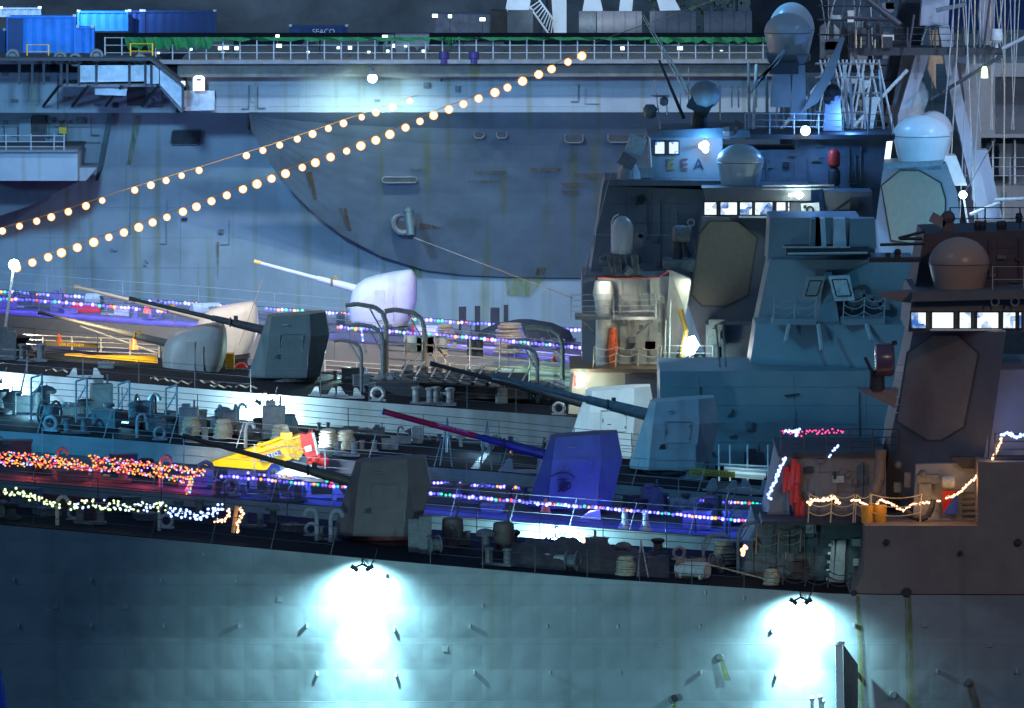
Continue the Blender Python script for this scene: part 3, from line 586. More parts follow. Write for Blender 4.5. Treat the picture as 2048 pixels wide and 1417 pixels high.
for i, (x, y) in enumerate(((555, 73), (558, 92), (700, 96), (770, 74), (786, 92), (870, 32), (900, 33), (965, 39), (1245, 97), (1360, 97), (440, 97), (452, 96), (473, 97))):
    wl = Thing('work_light', ['small bright lamp above its twin by the fence', 'small lamp low behind the fence posts', 'lamp at the end of the low dark blue container', 'tall narrow lamp between two dark trucks', 'low white lamp beside the dark truck', 'blue lamp on the machine house corner', 'second lamp on the machine house roof edge', 'lamp on the machine house right wall', 'tiny lamp below the first grey tank', 'tiny lamp below the second grey tank', 'amber lamp at the end of the netting', 'white lamp beside the amber one', 'teal lamp near the netting end'][i], 'lamp', P(x, y, 500), 'small lamps on the flat deck')
    wl.part('lamp_head', MB().box(P(x, y, 500), (.2+.1*(i % 2), .15, .18)), bulbmat('work_lamp', (.8, 1.0, .9), (.1, .5, .9), 2.5)); wl.part('pole', MB().tube(P(x, y+3, 500.1), P(x, min(118, y+30), 500.1), .03), M_dark)
for i, x in enumerate((888, 948)): single('drum', MB().lathe(P(x, 128, 492), [(.28, 0), (.28, .3), (.31, .32), (.28, .35), (.28, .66), (.22, .68)], 16), mat('violet_drum', (.03, .02, .10), .5, var=.2), ['violet drum under the hanging green netting point', 'smaller violet drum by the deck fence'][i], 'drum', 'violet drums at the deck edge')
for i, (x, y) in enumerate(((193, 112), (280, 122), (120, 116), (150, 120), (25, 112))):
    single('cable_reel', MB().torus(P(x, y, 490.5), .3, .1).torus(P(x, y, 490.9), .3, .1).lathe(P(x, y, 490.5), [(.18, 0), (.18, .4)], 12, 'Y'), M_mid, ['cable reel beside the short blue container', 'cable reel under the yellow hand rail', 'low dark reel below the tall blue container', 'dark reel next to the short blue container', 'pale reel at the corner of the tall blue container'][i], 'reel', 'reels along the deck edge')
# bright floodlight under the carrier's deck edge
fx = Thing('floodlight', 'brilliant round white floodlight hanging under the flat deck edge', 'floodlight', P(745, 157, 490.6))
fx.part('bulb', MB().ball(P(745, 157, 490.5), .26, 16), bulbmat('flood_bulb', (1, 1, 1), (.5, 1.0, .9), 18)); fx.part('bracket', MB().tube(P(745, 148, 490.6), P(745, 140, 492.6), .06).lathe(P(745, 150, 490.5), [(.3, 0), (.1, .2)], 14), M_mid)
lamp('floodlight', P(745, 160, 490.2), P(740, 230, 493.0), (.62, 1.0, .92), 2400, 120, .9, .2)
M_sup2 = mat('teal_lit_superstructure', (.19, .24, .26), .5, var=.10, scale=.7, bump=.1, streak=.2, streakcol=(.2, .22, .2))  # teal of the lamplight is put into this base colour

# ---------------------------------------------------------------- shared deck fittings (one mesh of each kind, shared by copies)
O0 = Vector((0, 0, 0))
def gm(name, mb, m, smooth=False): return mesh(name, mb, m, O0, smooth)
G_ = {}
b_ = MB().box((0, 0, .05), (1.3, .5, .1))
for x in (-.4, .4): b_.lathe((x, 0, .1), [(.16, 0), (.15, .5), (.2, .52), (.2, .6), (.1, .63)], 14)
G_['bollard'] = gm('bollard', b_, M_mid, True)
G_['vent'] = gm('vent', MB().lathe((0, 0, 0), [(.16, 0), (.16, .6), (.38, .62), (.4, .72), (.25, .85), (.05, .9)], 16), M_mid, True)
b_ = MB().lathe((0, 0, 0), [(.5, 0), (.5, .1), (.26, .2), (.2, .5), (.3, .6), (.34, .7), (.2, .76)], 18)
G_['capstan'] = gm('capstan', b_, M_dark, True)
b_ = MB().box((0, 0, .35), (1.1, .6, .7)).box((0, 0, .73), (1.16, .66, .08)).box((-.4, -.31, .5), (.06, .04, .2)).box((.4, -.31, .5), (.06, .04, .2))
G_['locker'] = gm('locker', b_, M_mid)
b_ = MB().box((0, 0, .14), (.95, .95, .28)).box((0, 0, .31), (1.05, 1.05, .06)).torus((0, 0, .42), .18, .025, 12, 5, 'Z').tube((0, 0, .33), (0, 0, .42), .04)
G_['hatch'] = gm('hatch', b_, M_mid)
b_ = MB().torus((-.25, 0, .5), .45, .05, 18, 6, 'X').torus((.25, 0, .5), .45, .05, 18, 6, 'X').lathe((-.25, 0, .5), [(.3, 0), (.3, .5)], 14, 'X').box((-.3, 0, .15), (.05, .5, .3)).box((.3, 0, .15), (.05, .5, .3))
G_['hose_reel'] = gm('hose_reel', b_, M_mid)
b_ = MB()
for sx in (-1, 1): b_.prism([Vector((sx*.55-.22, 0, 0)), Vector((sx*.55+.22, 0, 0)), Vector((sx*.45+.07, 0, .42)), Vector((sx*.45-.07, 0, .42))], (0, .16, 0))
b_.box((0, .08, .05), (1.6, .2, .1)); G_['chock'] = gm('chock', b_, M_rail)
b_ = MB().torus((0, 0, .32), .26, .08, 18, 8).box((0, 0, .04), (.7, .2, .08)); G_['fairlead'] = gm('fairlead', b_, M_rail, True)
b_ = MB().path([Vector(p) for p in ((0, 0, 0), (0, 0, .75), (.06, 0, .92), (.2, 0, 1.0), (.34, 0, .92), (.38, 0, .78))], .07, 8); G_['air_pipe'] = gm('air_pipe', b_, M_rail, True)
b_ = MB().path([Vector(p) for p in ((0, 0, 0), (0, 0, 1.9), (-.12, 0, 2.25), (-.4, 0, 2.45), (-1.0, 0, 2.55), (-1.35, 0, 2.5))], .085, 8).path([Vector((-.05, 0, 1.5)), Vector((-.6, 0, 2.5))], .03, 5).tube((-1.3, 0, 2.5), (-1.3, 0, 1.6), .015); G_['davit'] = gm('davit', b_, M_mid, True)
b_ = MB()
for i in range(14): b_.torus((random.uniform(-.04, .04), random.uniform(-.03, .03), .05+i*.045), .34-.006*i+random.uniform(-.03, .03), .035, 16, 5, 'Z')
G_['rope'] = gm('rope_coil', b_, M_rope, True)
b_ = MB().box((0, 0, .5), (.7, .5, 1.0)).box((0, -.26, .55), (.5, .03, .6)).tube((.2, 0, 1.0), (.2, 0, 1.3), .04).box((-.1, 0, 1.08), (.3, .3, .14)); G_['winch_box'] = gm('control_box', b_, M_mid)
b_ = MB().lathe((0, 0, .02), [(.26, 0), (.26, .03), (.05, .7)], 14); G_['cone'] = gm('traffic_cone', b_, M_org)
b_ = MB().tube((-.7, 0, .4), (.7, 0, .4), .33, n=16).box((-.45, 0, .12), (.1, .6, .24)).box((.45, 0, .12), (.1, .6, .24)).torus((-.25, 0, .4), .34, .02, 16, 4, 'X').torus((.25, 0, .4), .34, .02, 16, 4, 'X'); G_['raft'] = gm('raft_canister', b_, M_lt, True)
names = {'bollard': 'bollard', 'vent': 'mushroom_vent', 'capstan': 'capstan', 'locker': 'deck_locker', 'hatch': 'deck_hatch', 'hose_reel': 'hose_reel', 'chock': 'mooring_chock', 'fairlead': 'fairlead', 'air_pipe': 'air_pipe', 'davit': 'davit', 'winch_box': 'control_box', 'raft': 'liferaft_canister'}
def fit(ship, kind, px, t, s=1., rz=0., label=None): return ship.ref(names[kind], G_[kind], ship.pt(px, t), rz=rz, sc_=s, label=label)
def rope(label, p, s=1.): 
    o = link(bpy.data.objects.new('rope_coil', G_['rope'])); o.location = p; o.scale = (s, s, s*1.1); return tag(o, label, 'rope', 'rope coils heaped on the decks')
def cone(label, p, s=1.):
    o = link(bpy.data.objects.new('traffic_cone', G_['cone'])); o.location = p; o.scale = (s, s, s); return tag(o, label, 'traffic cone', 'orange cones and buckets on the decks')
def scatter(ship, x0, x1, n, kinds, t0=.1, t1=.9, s0=.7, s1=1.15, seed=1):
    rr = random.Random(seed)
    for i in range(n): fit(ship, kinds[i % len(kinds)], x0+(x1-x0)*(i+rr.uniform(.1, .9))/n, rr.uniform(t0, t1), rr.uniform(s0, s1), rr.uniform(-.5, .5))
# deck E: dark deck with launcher hatches, frames and curved pipes
E.rail(-60, 500, 0, 1.1, 2.7, 3, M_raild); E.rail(640, 1130, 0, 1.1, 2.2, 3, M_raild); E.rail(-60, 320, .97, 1.1, 3.5, 3, M_raild)
for (x, t, s, k) in ((168, .02, 1.1, 'chock'), (655, .03, 1.2, 'chock'), (688, .03, 1.2, 'chock'), (755, .03, 1.1, 'fairlead'), (1118, .02, 1, 'fairlead'), (852, .05, 1.2, 'bollard'), (880, .05, 1.2, 'bollard'), (10, .5, 1.4, 'winch_box'), (38, .6, 1.5, 'capstan'), (60, .5, 1.2, 'bollard'), (210, .5, .8, 'hatch'), (760, .45, .9, 'vent'), (745, .4, 1, 'hatch'), (1010, .7, 1.2, 'raft'), (1095, .7, 1.2, 'raft'), (1050, .5, 1, 'hose_reel'), (990, .5, .9, 'vent'), (705, .7, 1, 'locker')): fit(E, k, x, t, s)
for (x, t, s, rz) in ((722, .35, 1.0, 0), (765, .55, 1.25, 0), (848, .9, 1.45, .1), (772, .9, 1.5, .1), (1075, .45, 1.1, 0), (1125, .8, 1.35, 0)): fit(E, 'davit', x, t, s, rz)
vl = MB(); base = E.pt(870, .3)
E.part('launcher_deck', MB().box(E.pt(905, .55, .45), (7.4, 6, .8)), M_dark)
for i in range(7):
    for j in range(3):
        c = E.pt(815+i*29, .3+j*.2, .98); t_ = MB().box(c, (.55, 1.3, .16), ry=0).box(c+Vector((0, 0, .1)), (.42, 1.1, .05)); E.part('launcher_hatch', t_, mat('bronze_hatch', (.13, .11, .09), .5, var=.3, scale=4))
for i in range(9): E.part('hatch_arm', MB().tube(E.pt(800+i*30, .2, 1.15), E.pt(818+i*30, .75, 1.3), .045), M_railw)
E.part('launcher_rail', MB().path([E.pt(790, .3, 1.2), E.pt(820, .15, 1.25), E.pt(1010, .15, 1.25)], .035, 5), M_raild)
# stacked tank and pipe frames aft of the launcher
for j in range(5): E.part('pipe_rail', MB().tube(E.pt(770, .9, .3+j*.42), E.pt(1140, .9, .3+j*.42), .045), M_rail)
for x in (775, 812, 850, 870, 940, 1000, 1060, 1125): E.part('pipe_post', MB().tube(E.pt(x, .9, 0), E.pt(x, .9, 2.5), .06), M_rail)
E.part('pipe_brace', MB().tube(E.pt(800, .9, 0), E.pt(850, .9, 1.9), .04).tube(E.pt(870, .9, 1.9), E.pt(930, .9, .1), .04), M_lt)
for (x, w_, h_, m, nm) in ((826, .9, .9, M_railw, 'ventilation_screen'), (850, .8, .8, M_mid, 'equipment_case'), (875, 1.0, 1.0, M_lt, 'equipment_case'), (950, .8, .9, M_dark, 'equipment_case')): E.part(nm, MB().box(E.pt(x, .95, 1.9), (w_, .5, h_)), m)
block('cover_sheet', 'long pale blue sheet laid over deck gear beside the launcher', 'cover', [(930, 742), (985, 733), (1090, 732), (1160, 742), (1160, 775), (930, 772)], 433.5, 3, M_canvasw)
block('green_tarpaulin', 'bright green lit tarpaulin under the grey gun barrel', 'tarpaulin', [(1012, 765), (1060, 768), (1085, 790), (1040, 792), (1015, 786)], 432, 1, mat('green_tarp', (.35, .65, .25), .8, var=.3, bump=.5))
glow('added_deck_glow', P(1065, 775, 430.5), (.5, 1, .35), 60); glow('added_deck_glow', P(700, 720, 434), (.55, 1, .95), 420, .1); glow('added_deck_glow', P(905, 758, 431), (1, .7, .4), 90)  # added glows without fixtures that brighten the deck gear
# name board of ship E
nb = Thing('name_board', 'dark board with worn yellow lettering on the rail above the yellow crane boom', 'sign', P(142, 692, 433))
nb.part('board', MB().pp([(90, 684), (196, 688), (196, 697), (90, 692)], 433, .06), mat('brown_board', (.12, .09, .04), .6)); text(nb, 'USS STETHEM', P(143, 690.5, 432.95), .2, M_yel, rot=(math.pi/2, R(2), 0))
# deck G/H: long yellow crane boom, white rails
yb = Thing('crane_boom', 'long yellow crane boom lying along the deck behind the dark rails', 'crane', P(190, 740, 441))
yb.part('boom', MB().pp([(60, 716), (120, 715), (130, 710), (160, 710), (175, 713), (200, 713), (312, 713), (318, 740), (215, 736), (150, 730), (60, 724)], 432.4, .9), M_yel)
for x in (100, 165, 215, 262): yb.part('boom_bracket', MB().pp([(x, 724), (x+14, 724), (x+12, 739), (x+2, 739)], 432.1, .4), M_yel)
yb.part('boom', MB().pp([(450, 708), (468, 708), (468, 750), (452, 750)], 432.5, .8), M_yel)
for i, (x, y, lb) in enumerate(((206, 722, 'small white ball float on the yellow boom'), (267, 731, 'large white ball float in front of the yellow boom'), (296, 736, 'pale blue ball float beside the olive gun shield'))): single('ball_float', MB().ball(P(x, y, 435), .22, 14), M_white, lb, 'float', 'round floats by the yellow boom', smooth=True)
single('fire_hose_drum', MB().lathe(P(482, 740, 435), [(.3, 0), (.34, .1), (.34, .5), (.3, .6)], 16, 'Y'), M_red, 'red hose drum between the olive and teal gun shields', 'hose drum')
H.rail(0, 0, 0, 1, 1.6, 4, M_railw, base=((-30, 706, 446), (318, 720, 446)), r=.035)
H.rail(0, 0, 0, 1, 1.6, 4, M_railw, base=((650, 760, 452), (1160, 795, 452)), r=.03)
H.part('pale_whip', MB().tube(P(160, 652, 446), P(320, 709, 446), .05), M_railw)
lamp('added_deck_spot', P(180, 600, 428), P(190, 728, 432), (1, .9, .6), 1400, 80, .8)  # two added spots without fixtures, here and below, brighten the yellow boom
lamp('added_deck_spot', P(250, 560, 436), P(200, 720, 441), (1, .86, .6), 2600, 60, .7)
for (x, y, Y, lb) in ((268, 700, 440, 'orange cone behind the yellow boom'), (294, 628, 461, 'orange cone on the far deck below the bulbs'), (1108, 738, 440, 'orange cone on the pale deck left of the lit screen'), (1022, 930, 397, 'red bucket hanging by the dark deck rail'), (1292, 951, 396, 'red bucket under the grey gun shield'), (1091, 1028, 371, 'pink red cone at the foot of the blue gun'), (118, 694, 435, 'small orange cone near the board end')): cone(lb, P(x, y, Y), .9)
# deck I: far ship, cargo
I.rail(-60, 1165, .02, 1.1, 3.6, 2, M_rail); I.rail(-60, 700, .95, 1.1, 4, 2, M_rail)
scatter(I, 0, 500, 12, ['locker', 'bollard', 'winch_box', 'hatch', 'raft'], .2, .7, seed=4)
for i, (x0, x1, y0, y1, m, lb) in enumerate(((140, 200, 612, 625, M_red, 'red cover on stacked cases on the far deck'), (143, 198, 625, 638, M_lt, 'white stacked cases below the red cover'), (196, 240, 628, 645, M_rope, 'tan bundle beside the white cases'), (228, 258, 612, 645, M_lt, 'pale stacked boxes beside the tan bundle'), (823, 898, 653, 668, M_white, 'long white box with red ends on the far deck'), (658, 680, 674, 684, M_org, 'orange brick like pallet beside the teal gun shield'), (30, 48, 612, 630, M_lt, 'violet lit drum shaped case at the far deck end'))):
    block('cargo_case', lb, 'cargo', [(x0, y0), (x1, y0+1), (x1, y1+1), (x0, y1)], 463+i*.1, 1.0, m, group='cargo on the far deck')
for x in (823, 893): I.part('red_end_cap', MB().pp([(x, 652), (x+5, 652), (x+5, 669), (x, 669)], 462.8, 1.2), M_red)
for x in (790, 930, 1090): fit(I, 'chock', x, .03, 1.2)
I.part('long_pipe', MB().path([P(860, 690, 461), P(1000, 700, 461), P(1165, 716, 461)], .12, 8).path([P(860, 697, 461), P(1165, 722, 461)], .1, 8), mat('pale_pipe', (.5, .48, .5), .4, var=.1), smooth=True)
rope('pale rope heap on the far deck under the bulbs', P(1020, 708, 460), 2.2); rope('tan rope heap near the curved pipe frames', P(890, 688, 460), 1.4)
I.part('ventilator_row', MB().box(P(925, 640, 473), (.4, .4, 1.4)).box(P(955, 640, 473), (.3, .3, 1.5)).box(P(990, 640, 473), (.5, .3, 1.3)).box(P(1012, 636, 473), (.25, .3, 1.4)), M_dark)
single('canvas_bundle', MB().lathe(P(1050, 676, 470), [(2.6, 0), (2.4, .4), (1.5, .8), (.4, 1.0)], 20, sy=.5), M_dark, 'dark covered heap between the two bulb rows', 'cover')
# decks C and D: teal gear behind rails
C.rail(-60, 1530, .0, 1.2, 2.9, 3, M_rail, lean=.35); C.rail(-60, 1300, .97, 1.2, 3.4, 4, M_raild)
scatter(C, -20, 560, 26, ['capstan', 'winch_box', 'locker', 'bollard', 'vent', 'hose_reel', 'air_pipe', 'hatch'], .25, .9, .9, 1.5, seed=11)
scatter(C, 60, 700, 8, ['fairlead', 'bollard', 'air_pipe'], .04, .12, .9, 1.2, seed=12)
for (x0, x1, x2, x3, y0, y1, lb) in ((532, 540, 588, 600, 830, 868, 'tall grey canvas covered machine in front of the floodlit hull'), (655, 660, 698, 706, 858, 900, 'teal covered winch beside a rope pile'), (462, 464, 520, 522, 848, 870, 'long low covered machine near the white hull glare'), (425, 430, 450, 455, 824, 850, 'small square covered box by the rail'), (325, 328, 350, 355, 824, 852, 'narrow covered box among deck gear')):
    single('covered_machine', MB().prism([P(x0, y1, 397), P(x3, y1, 397), P(x2, y0+3, 397), P(x1, y0, 397)], (0, 1.2, 0)), mat('grey_cover', (.16, .16, .15), .9, var=.3, scale=3, bump=.6), lb, 'machine cover', 'covered machines on the deck')
for i in range(5): rope(['green grey rope pile by the teal winch', 'second rope pile beside the teal winch', 'rope heap under the grey cover', 'rope heap near the row of boxes', 'loose rope heap below the barrel tip'][i], C.pt([655, 690, 560, 445, 380][i], .35), 1.2)
for x in (60, 150, 235, 330): C.part('frame_stand', MB().path([C.pt(x, .5), C.pt(x, .5, 1.9), C.pt(x+22, .5, 2.1), C.pt(x+22, .5)], .05).tube(C.pt(x, .5, .9), C.pt(x+22, .5, 1.8), .04), M_rail)
for x in (1050, 1460, 1500): fit(C, 'chock', x, .04, 1.5)
scatter(C, 1280, 1520, 6, ['capstan', 'winch_box', 'locker', 'air_pipe'], .4, .8, .8, 1.2, seed=13)
for x in (880, 960): C.part('brace_frame', MB().tube(C.pt(x, .05), C.pt(x+14, .05, 2.2), .05).tube(C.pt(x+14, .05, 2.2), C.pt(x+24, .05, 0), .04), M_rail)
C.part('deck_stripe', MB().add([C.pt(940, .02, .05), C.pt(955, .02, .05), C.pt(990, .95, .05), C.pt(978, .95, .05)], [(0, 1, 2, 3)]), M_mid)
nb = Thing('name_board', 'yellow name board hung on the rail beside the grey gun shield', 'sign', P(1423, 950, 390.5))
nb.part('board', MB().pp([(1379, 938), (1385, 937), (1470, 944), (1470, 956), (1385, 951), (1379, 948)], 390.5, .08), mat('brass_board', (.50, .36, .03), .5, var=.2)); text(nb, 'USS JOHN FINN', P(1425, 947, 390.4), .26, M_dark, rot=(math.pi/2, R(4.2), 0))
for j, (y, w_) in enumerate(((929, .05), (937, .1), (946, .12), (952, .08))): C.part('lit_pipe', MB().tube(P(1440+j*8, y, 393), P(1540-j*4, y+5, 393), w_), M_white)
for x in (1438, 1460, 1495, 1536): C.part('lit_post', MB().tube(P(x, 890, 393), P(x, 962, 393), .05), M_white)
lamp('added_deck_spot', P(1500, 885, 390.5), P(1490, 990, 391.5), (.6, .95, 1.0), 200, 90, .7)  # added spot, no fixture, for the pale pipes
# deck B
B.rail(-60, 1500, .0, 1.15, 2.6, 3, M_rail, lean=.3); B.rail(-60, 1500, .95, 1.15, 3.2, 3, M_rail)
scatter(B, -20, 420, 12, ['bollard', 'locker', 'capstan', 'air_pipe', 'hatch', 'fairlead'], .15, .7, .9, 1.4, seed=21)
scatter(B, 420, 680, 8, ['bollard', 'fairlead', 'chock', 'air_pipe'], .05, .3, .9, 1.3, seed=22)
scatter(B, 880, 1050, 5, ['hatch', 'bollard', 'air_pipe'], .2, .8, .8, 1.1, seed=23)
scatter(B, 1260, 1500, 12, ['locker', 'capstan', 'winch_box', 'chock', 'bollard', 'raft'], .1, .7, .9, 1.3, seed=24)
for x in (1250, 1292): B.part('mooring_horn', MB().lathe(B.pt(x, .03), [(.3, 0), (.13, .35), (.1, .9)], 12), M_lt, smooth=True)
fit(B, 'davit', 1455, .1, .8, 3.14); fit(B, 'davit', 1392, .1, .6, 3.14)
block('orange_crate', 'orange slatted crate under the red and amber bulbs', 'crate', [(164, 950), (220, 954), (220, 976), (164, 974)], 374, 1.2, M_org)
block('spill_tray', 'pink lit low case at the rail below the amber bulbs', 'case', [(126, 950), (160, 952), (160, 978), (126, 976)], 375, 1.2, M_lt)
for i, (x0, x1) in enumerate(((404, 425), (455, 492), (500, 512))): B.part('boat_chock', MB().pp([(x0, 938+i*3), (x1, 940+i*3), (x1+3, 995+i*3), (x0-2, 992+i*3)], 374, .6), M_lt)
single('white_tent', MB().prism([P(p[0], p[1], 381) for p in ((505, 985), (552, 948), (585, 930), (640, 942), (668, 972), (660, 990), (600, 994))], (0, 2, 0)), M_canvasw, 'white draped sheet glowing under the crane boom and dark barrel', 'canvas')
lamp('added_deck_spot', P(600, 905, 378.5), P(600, 965, 382), (.65, .8, 1.0), 900, 80, .7)  # added spot that brightens the draped sheet, no fixture
single('foil_bag', MB().prism([P(p[0], p[1], 372.5) for p in ((1158, 1040), (1180, 1025), (1200, 1022), (1203, 1046), (1165, 1048))], (0, .6, 0)), M_canvasw, 'crumpled pale bag under the blue gun shield', 'bag')
lamp('added_deck_spot', P(470, 800, 380), P(520, 905, 386), (1, .9, .7), 1300, 60, .8)  # added warm spot for the crane boom, no fixture
# mobile crane boom with red block head behind the dark barrel
mc = Thing('mobile_crane', 'yellow mobile crane boom with red head and blue white name plate rising over the rails', 'crane', P(420, 985, 386))
bd = (P(600, 885, 386)-P(400, 950, 386)).normalized()
mc.part('boom', MB().pp([(374, 948), (412, 928), (480, 906), (500, 897), (605, 870), (612, 905), (560, 928), (530, 940), (492, 944), (470, 936), (445, 942), (420, 962), (388, 960)], 386, .8), M_yelE)
mc.part('boom_section', MB().pp([(482, 905), (604, 869), (606, 880), (486, 915)], 385.8, 1.1), M_yelE)
mc.part('hydraulic_ram', MB().tube(P(520, 893, 385.8), P(585, 868, 385.8), .1, n=8).ball(P(520, 889, 385.8), .12).ball(P(545, 883, 385.8), .1).box(P(573, 872, 385.9), (.5, .4, .3)), M_yelE)
mc.part('sheave_plate', MB().pp([(566, 884), (600, 874), (608, 906), (596, 922), (580, 914)], 385.7, .2), mat('worn_yellow', (.5, .33, .02), .6, var=.6, scale=9))
mc.part('boom_head', MB().pp([(599, 866), (612, 870), (624, 862), (628, 880), (640, 918), (630, 922), (618, 924), (604, 900)], 385.6, .9), M_red)
mc.part('stay', MB().tube(P(626, 866, 385.4), P(640, 926, 385.4), .07), M_white)
for (x, y, r_) in ((630, 922, .22), (648, 923, .26), (622, 926, .2), (640, 914, .14)): mc.part('sheave', MB().ball(P(x, y, 385.3), r_, 14), M_red, smooth=True)
mc.part('number_panel', MB().pp([(608, 895), (622, 890), (624, 902), (612, 905)], 385.4, .1), M_white)
mc.part('name_plate', MB().pp([(517, 915), (560, 901), (563, 908), (521, 924)], 385.55, .1), mat('plate_blue', (.02, .10, .35), .5, var=0)); text(mc, 'KATO', P(541, 912, 385.5), .26, M_white, rot=(math.pi/2, R(-18), 0))
mc.part('boom_foot', MB().pp([(400, 940), (420, 940), (418, 978), (402, 975)], 385.9, .7), M_yelE); mc.part('turntable', MB().pp([(418, 944), (455, 946), (458, 1000), (415, 998)], 386.2, 1.6), mat('violet_housing', (.16, .12, .30), .5, var=.2))
# deck A
A.rail(-60, 660, 0, 1.1, 2.3, 3, M_raild, lean=.25); A.rail(860, 1490, .0, 1.1, 2.2, 3, M_raild); A.rail(-60, 1460, .96, 1.15, 2.6, 4, M_raild)
scatter(A, -20, 420, 14, ['bollard', 'capstan', 'locker', 'hatch', 'air_pipe', 'fairlead'], .1, .7, .8, 1.2, seed=31)
scatter(A, 480, 680, 5, ['bollard', 'vent', 'hatch', 'fairlead'], .2, .8, .7, .9, seed=33)
scatter(A, 860, 1500, 16, ['hose_reel', 'locker', 'vent', 'bollard', 'capstan', 'fairlead', 'raft'], .1, .8, .7, 1.1, seed=32)
for x in (905, 1007): 
    A.part('vent_cowl', MB().lathe(A.pt(x, .5), [(.25, 0), (.3, .3), (.42, .5), (.45, .8), (.42, 1.2), (.3, 1.25)], 18).tube(A.pt(x+6, .5, 1.2), A.pt(x+14, .5, 2.0), .05), mat('brown_cowl', (.13, .10, .09), .6, var=.2), smooth=True)
cv = MB(); n1, n2 = 46, 12; vs = []
for i in range(n1+1):
    for j in range(n2+1):
        px = 1010+i*(330/n1); u = i/n1; v = j/n2; p = A.pt(px, .12+.62*v)
        hh = .72*(math.sin(math.pi*v)**.5)*(.35+.75*math.sin(math.pi*min(1, u*1.1))+.16*math.sin(px*.09)+.10*math.sin(px*.21+v*7))*(1 if 0 < i < n1 else 0)
        p.z += max(0, hh); vs.append(p)
cv.add(vs, [(i*(n2+1)+j, (i+1)*(n2+1)+j, (i+1)*(n2+1)+j+1, i*(n2+1)+j+1) for i in range(n1) for j in range(n2)])
single('tarpaulin', cv, M_canvas, 'long lumpy dark tarpaulin covering gear along the near deck', 'tarpaulin', smooth=True)
fit(A, 'davit', 1408, .2, .7, 3.14); fit(A, 'davit', 1478, .35, .85, 3.14); fit(A, 'air_pipe', 660, .35, 1.3); fit(A, 'air_pipe', 632, .35, 1.3, 3.14)
block('debris_net', 'brown cargo netting tied between stanchions near the breakwater', 'net', [(1352, 1120), (1412, 1116), (1408, 1160), (1350, 1158)], 352, .15, mat('brown_net', (.22, .13, .09), .9, var=.6, scale=14, bump=1))
rope('coil of rope on the near deck by the tripod legs', A.pt(1252, .1), 1.1); rope('rope coil beside the dark breakwater', A.pt(1545, .1), .9); rope('tan rope heap behind the bright bulbs', A.pt(1450, .6), 1.3)
A.part('tripod', MB().tube(A.pt(1276, .08), A.pt(1283, .2, 1.4), .03).tube(A.pt(1298, .1), A.pt(1283, .2, 1.4), .03).tube(A.pt(1290, .4), A.pt(1283, .2, 1.4), .03), M_rail)
A.part('gun_platform', MB().lathe(oA+Vector((.1, 0, -1.9)), [(2.1, 0), (2.1, 1.1), (1.9, 1.15)], 28), mat('rusty_pedestal', (.2, .1, .1)))
A.part('ladder_box', MB().box(A.pt(838, .3, .7), (.9, .6, 1.4)).box(A.pt(850, .28, .75), (.5, .7, 1.6)), M_mid)
# ---------------------------------------------------------------- superstructures
def fac(ship, name, pts, A_, B_, m, d=2.5, off=0., parent=None, label=None):
    (xa, Ya), (xb, Yb) = A_, B_
    q = [(p[0], p[1], Ya+(Yb-Ya)*(p[0]-xa)/(xb-xa)+off) for p in pts]
    return ship.part(name, MB().prism([P(*p) for p in q], (0, d, 0)), m, parent, label)
def flat(ship, name, pts, Y, d, m, parent=None, label=None): return ship.part(name, MB().pp(pts, Y, d), m, parent, label)
def window(ship, x0, x1, y0, y1, Y, m, skew=0, par=None):
    f = MB(); a, b = P(x0, y1, Y), P(x1, y0, Y); t = .06
    f.box(((a.x+b.x)/2, Y, a.z), (b.x-a.x+t, .12, t)).box(((a.x+b.x)/2, Y, b.z), (b.x-a.x+t, .12, t)).box((a.x, Y, (a.z+b.z)/2), (t, .12, b.z-a.z)).box((b.x, Y, (a.z+b.z)/2), (t, .12, b.z-a.z))
    w_ = ship.part('window', f, M_dark, par); ship.part('pane', MB().pp([(x0+1, y0+1), (x1-1, y0+1), (x1-1+skew, y1-1), (x0+1+skew, y1-1)], Y+.03, .05), m, w_); return w_
def radome(ship, cx, top, wide, bot, hw, hb, Y, m=None):
    c = P(cx, bot, Y); k = Y/F; H1 = (bot-wide)*k; H2 = (wide-top)*k; R1 = hw*k; R0 = hb*k
    prof = [(R0, 0), (R0+(R1-R0)*.5, H1*.5), (R1, H1)]+[(max(.01, R1*math.cos(a)), H1+H2*math.sin(a)) for a in [math.pi/2*i/12 for i in range(1, 13)]]
    r_ = ship.part('radome', MB().lathe(c, prof, 36), m or M_dome, smooth=True)
    ship.part('radome_base', MB().lathe(c-Vector((0, 0, .35)), [(R0*1.1, 0), (R0*1.1, .35)], 28), M_mid, r_); ship.part('radome_seam', MB().torus(c+Vector((0, 0, H1)), R1*1.003, .02, 36, 4, 'Z'), M_mid, r_); return r_
def chainrail(ship, x0, x1, y0, y1, Y, h=1.05, sp=1.3, m=None, sag=.16, n=3, dy=0.): return ship.rail(0, 0, 0, h, sp, n, m or M_rope, sag, base=((x0, y0, Y), (x1, y1, Y+dy)), r=.022, lean=.06)
PANE = litpane('bridge_window_glow', (.85, 1.0, 1.0), (.03, .12, .42), .6, 1.3)
PANEB = litpane('blue_window_glow', (.65, .8, 1.0), (.05, .2, .7), .6, 3)
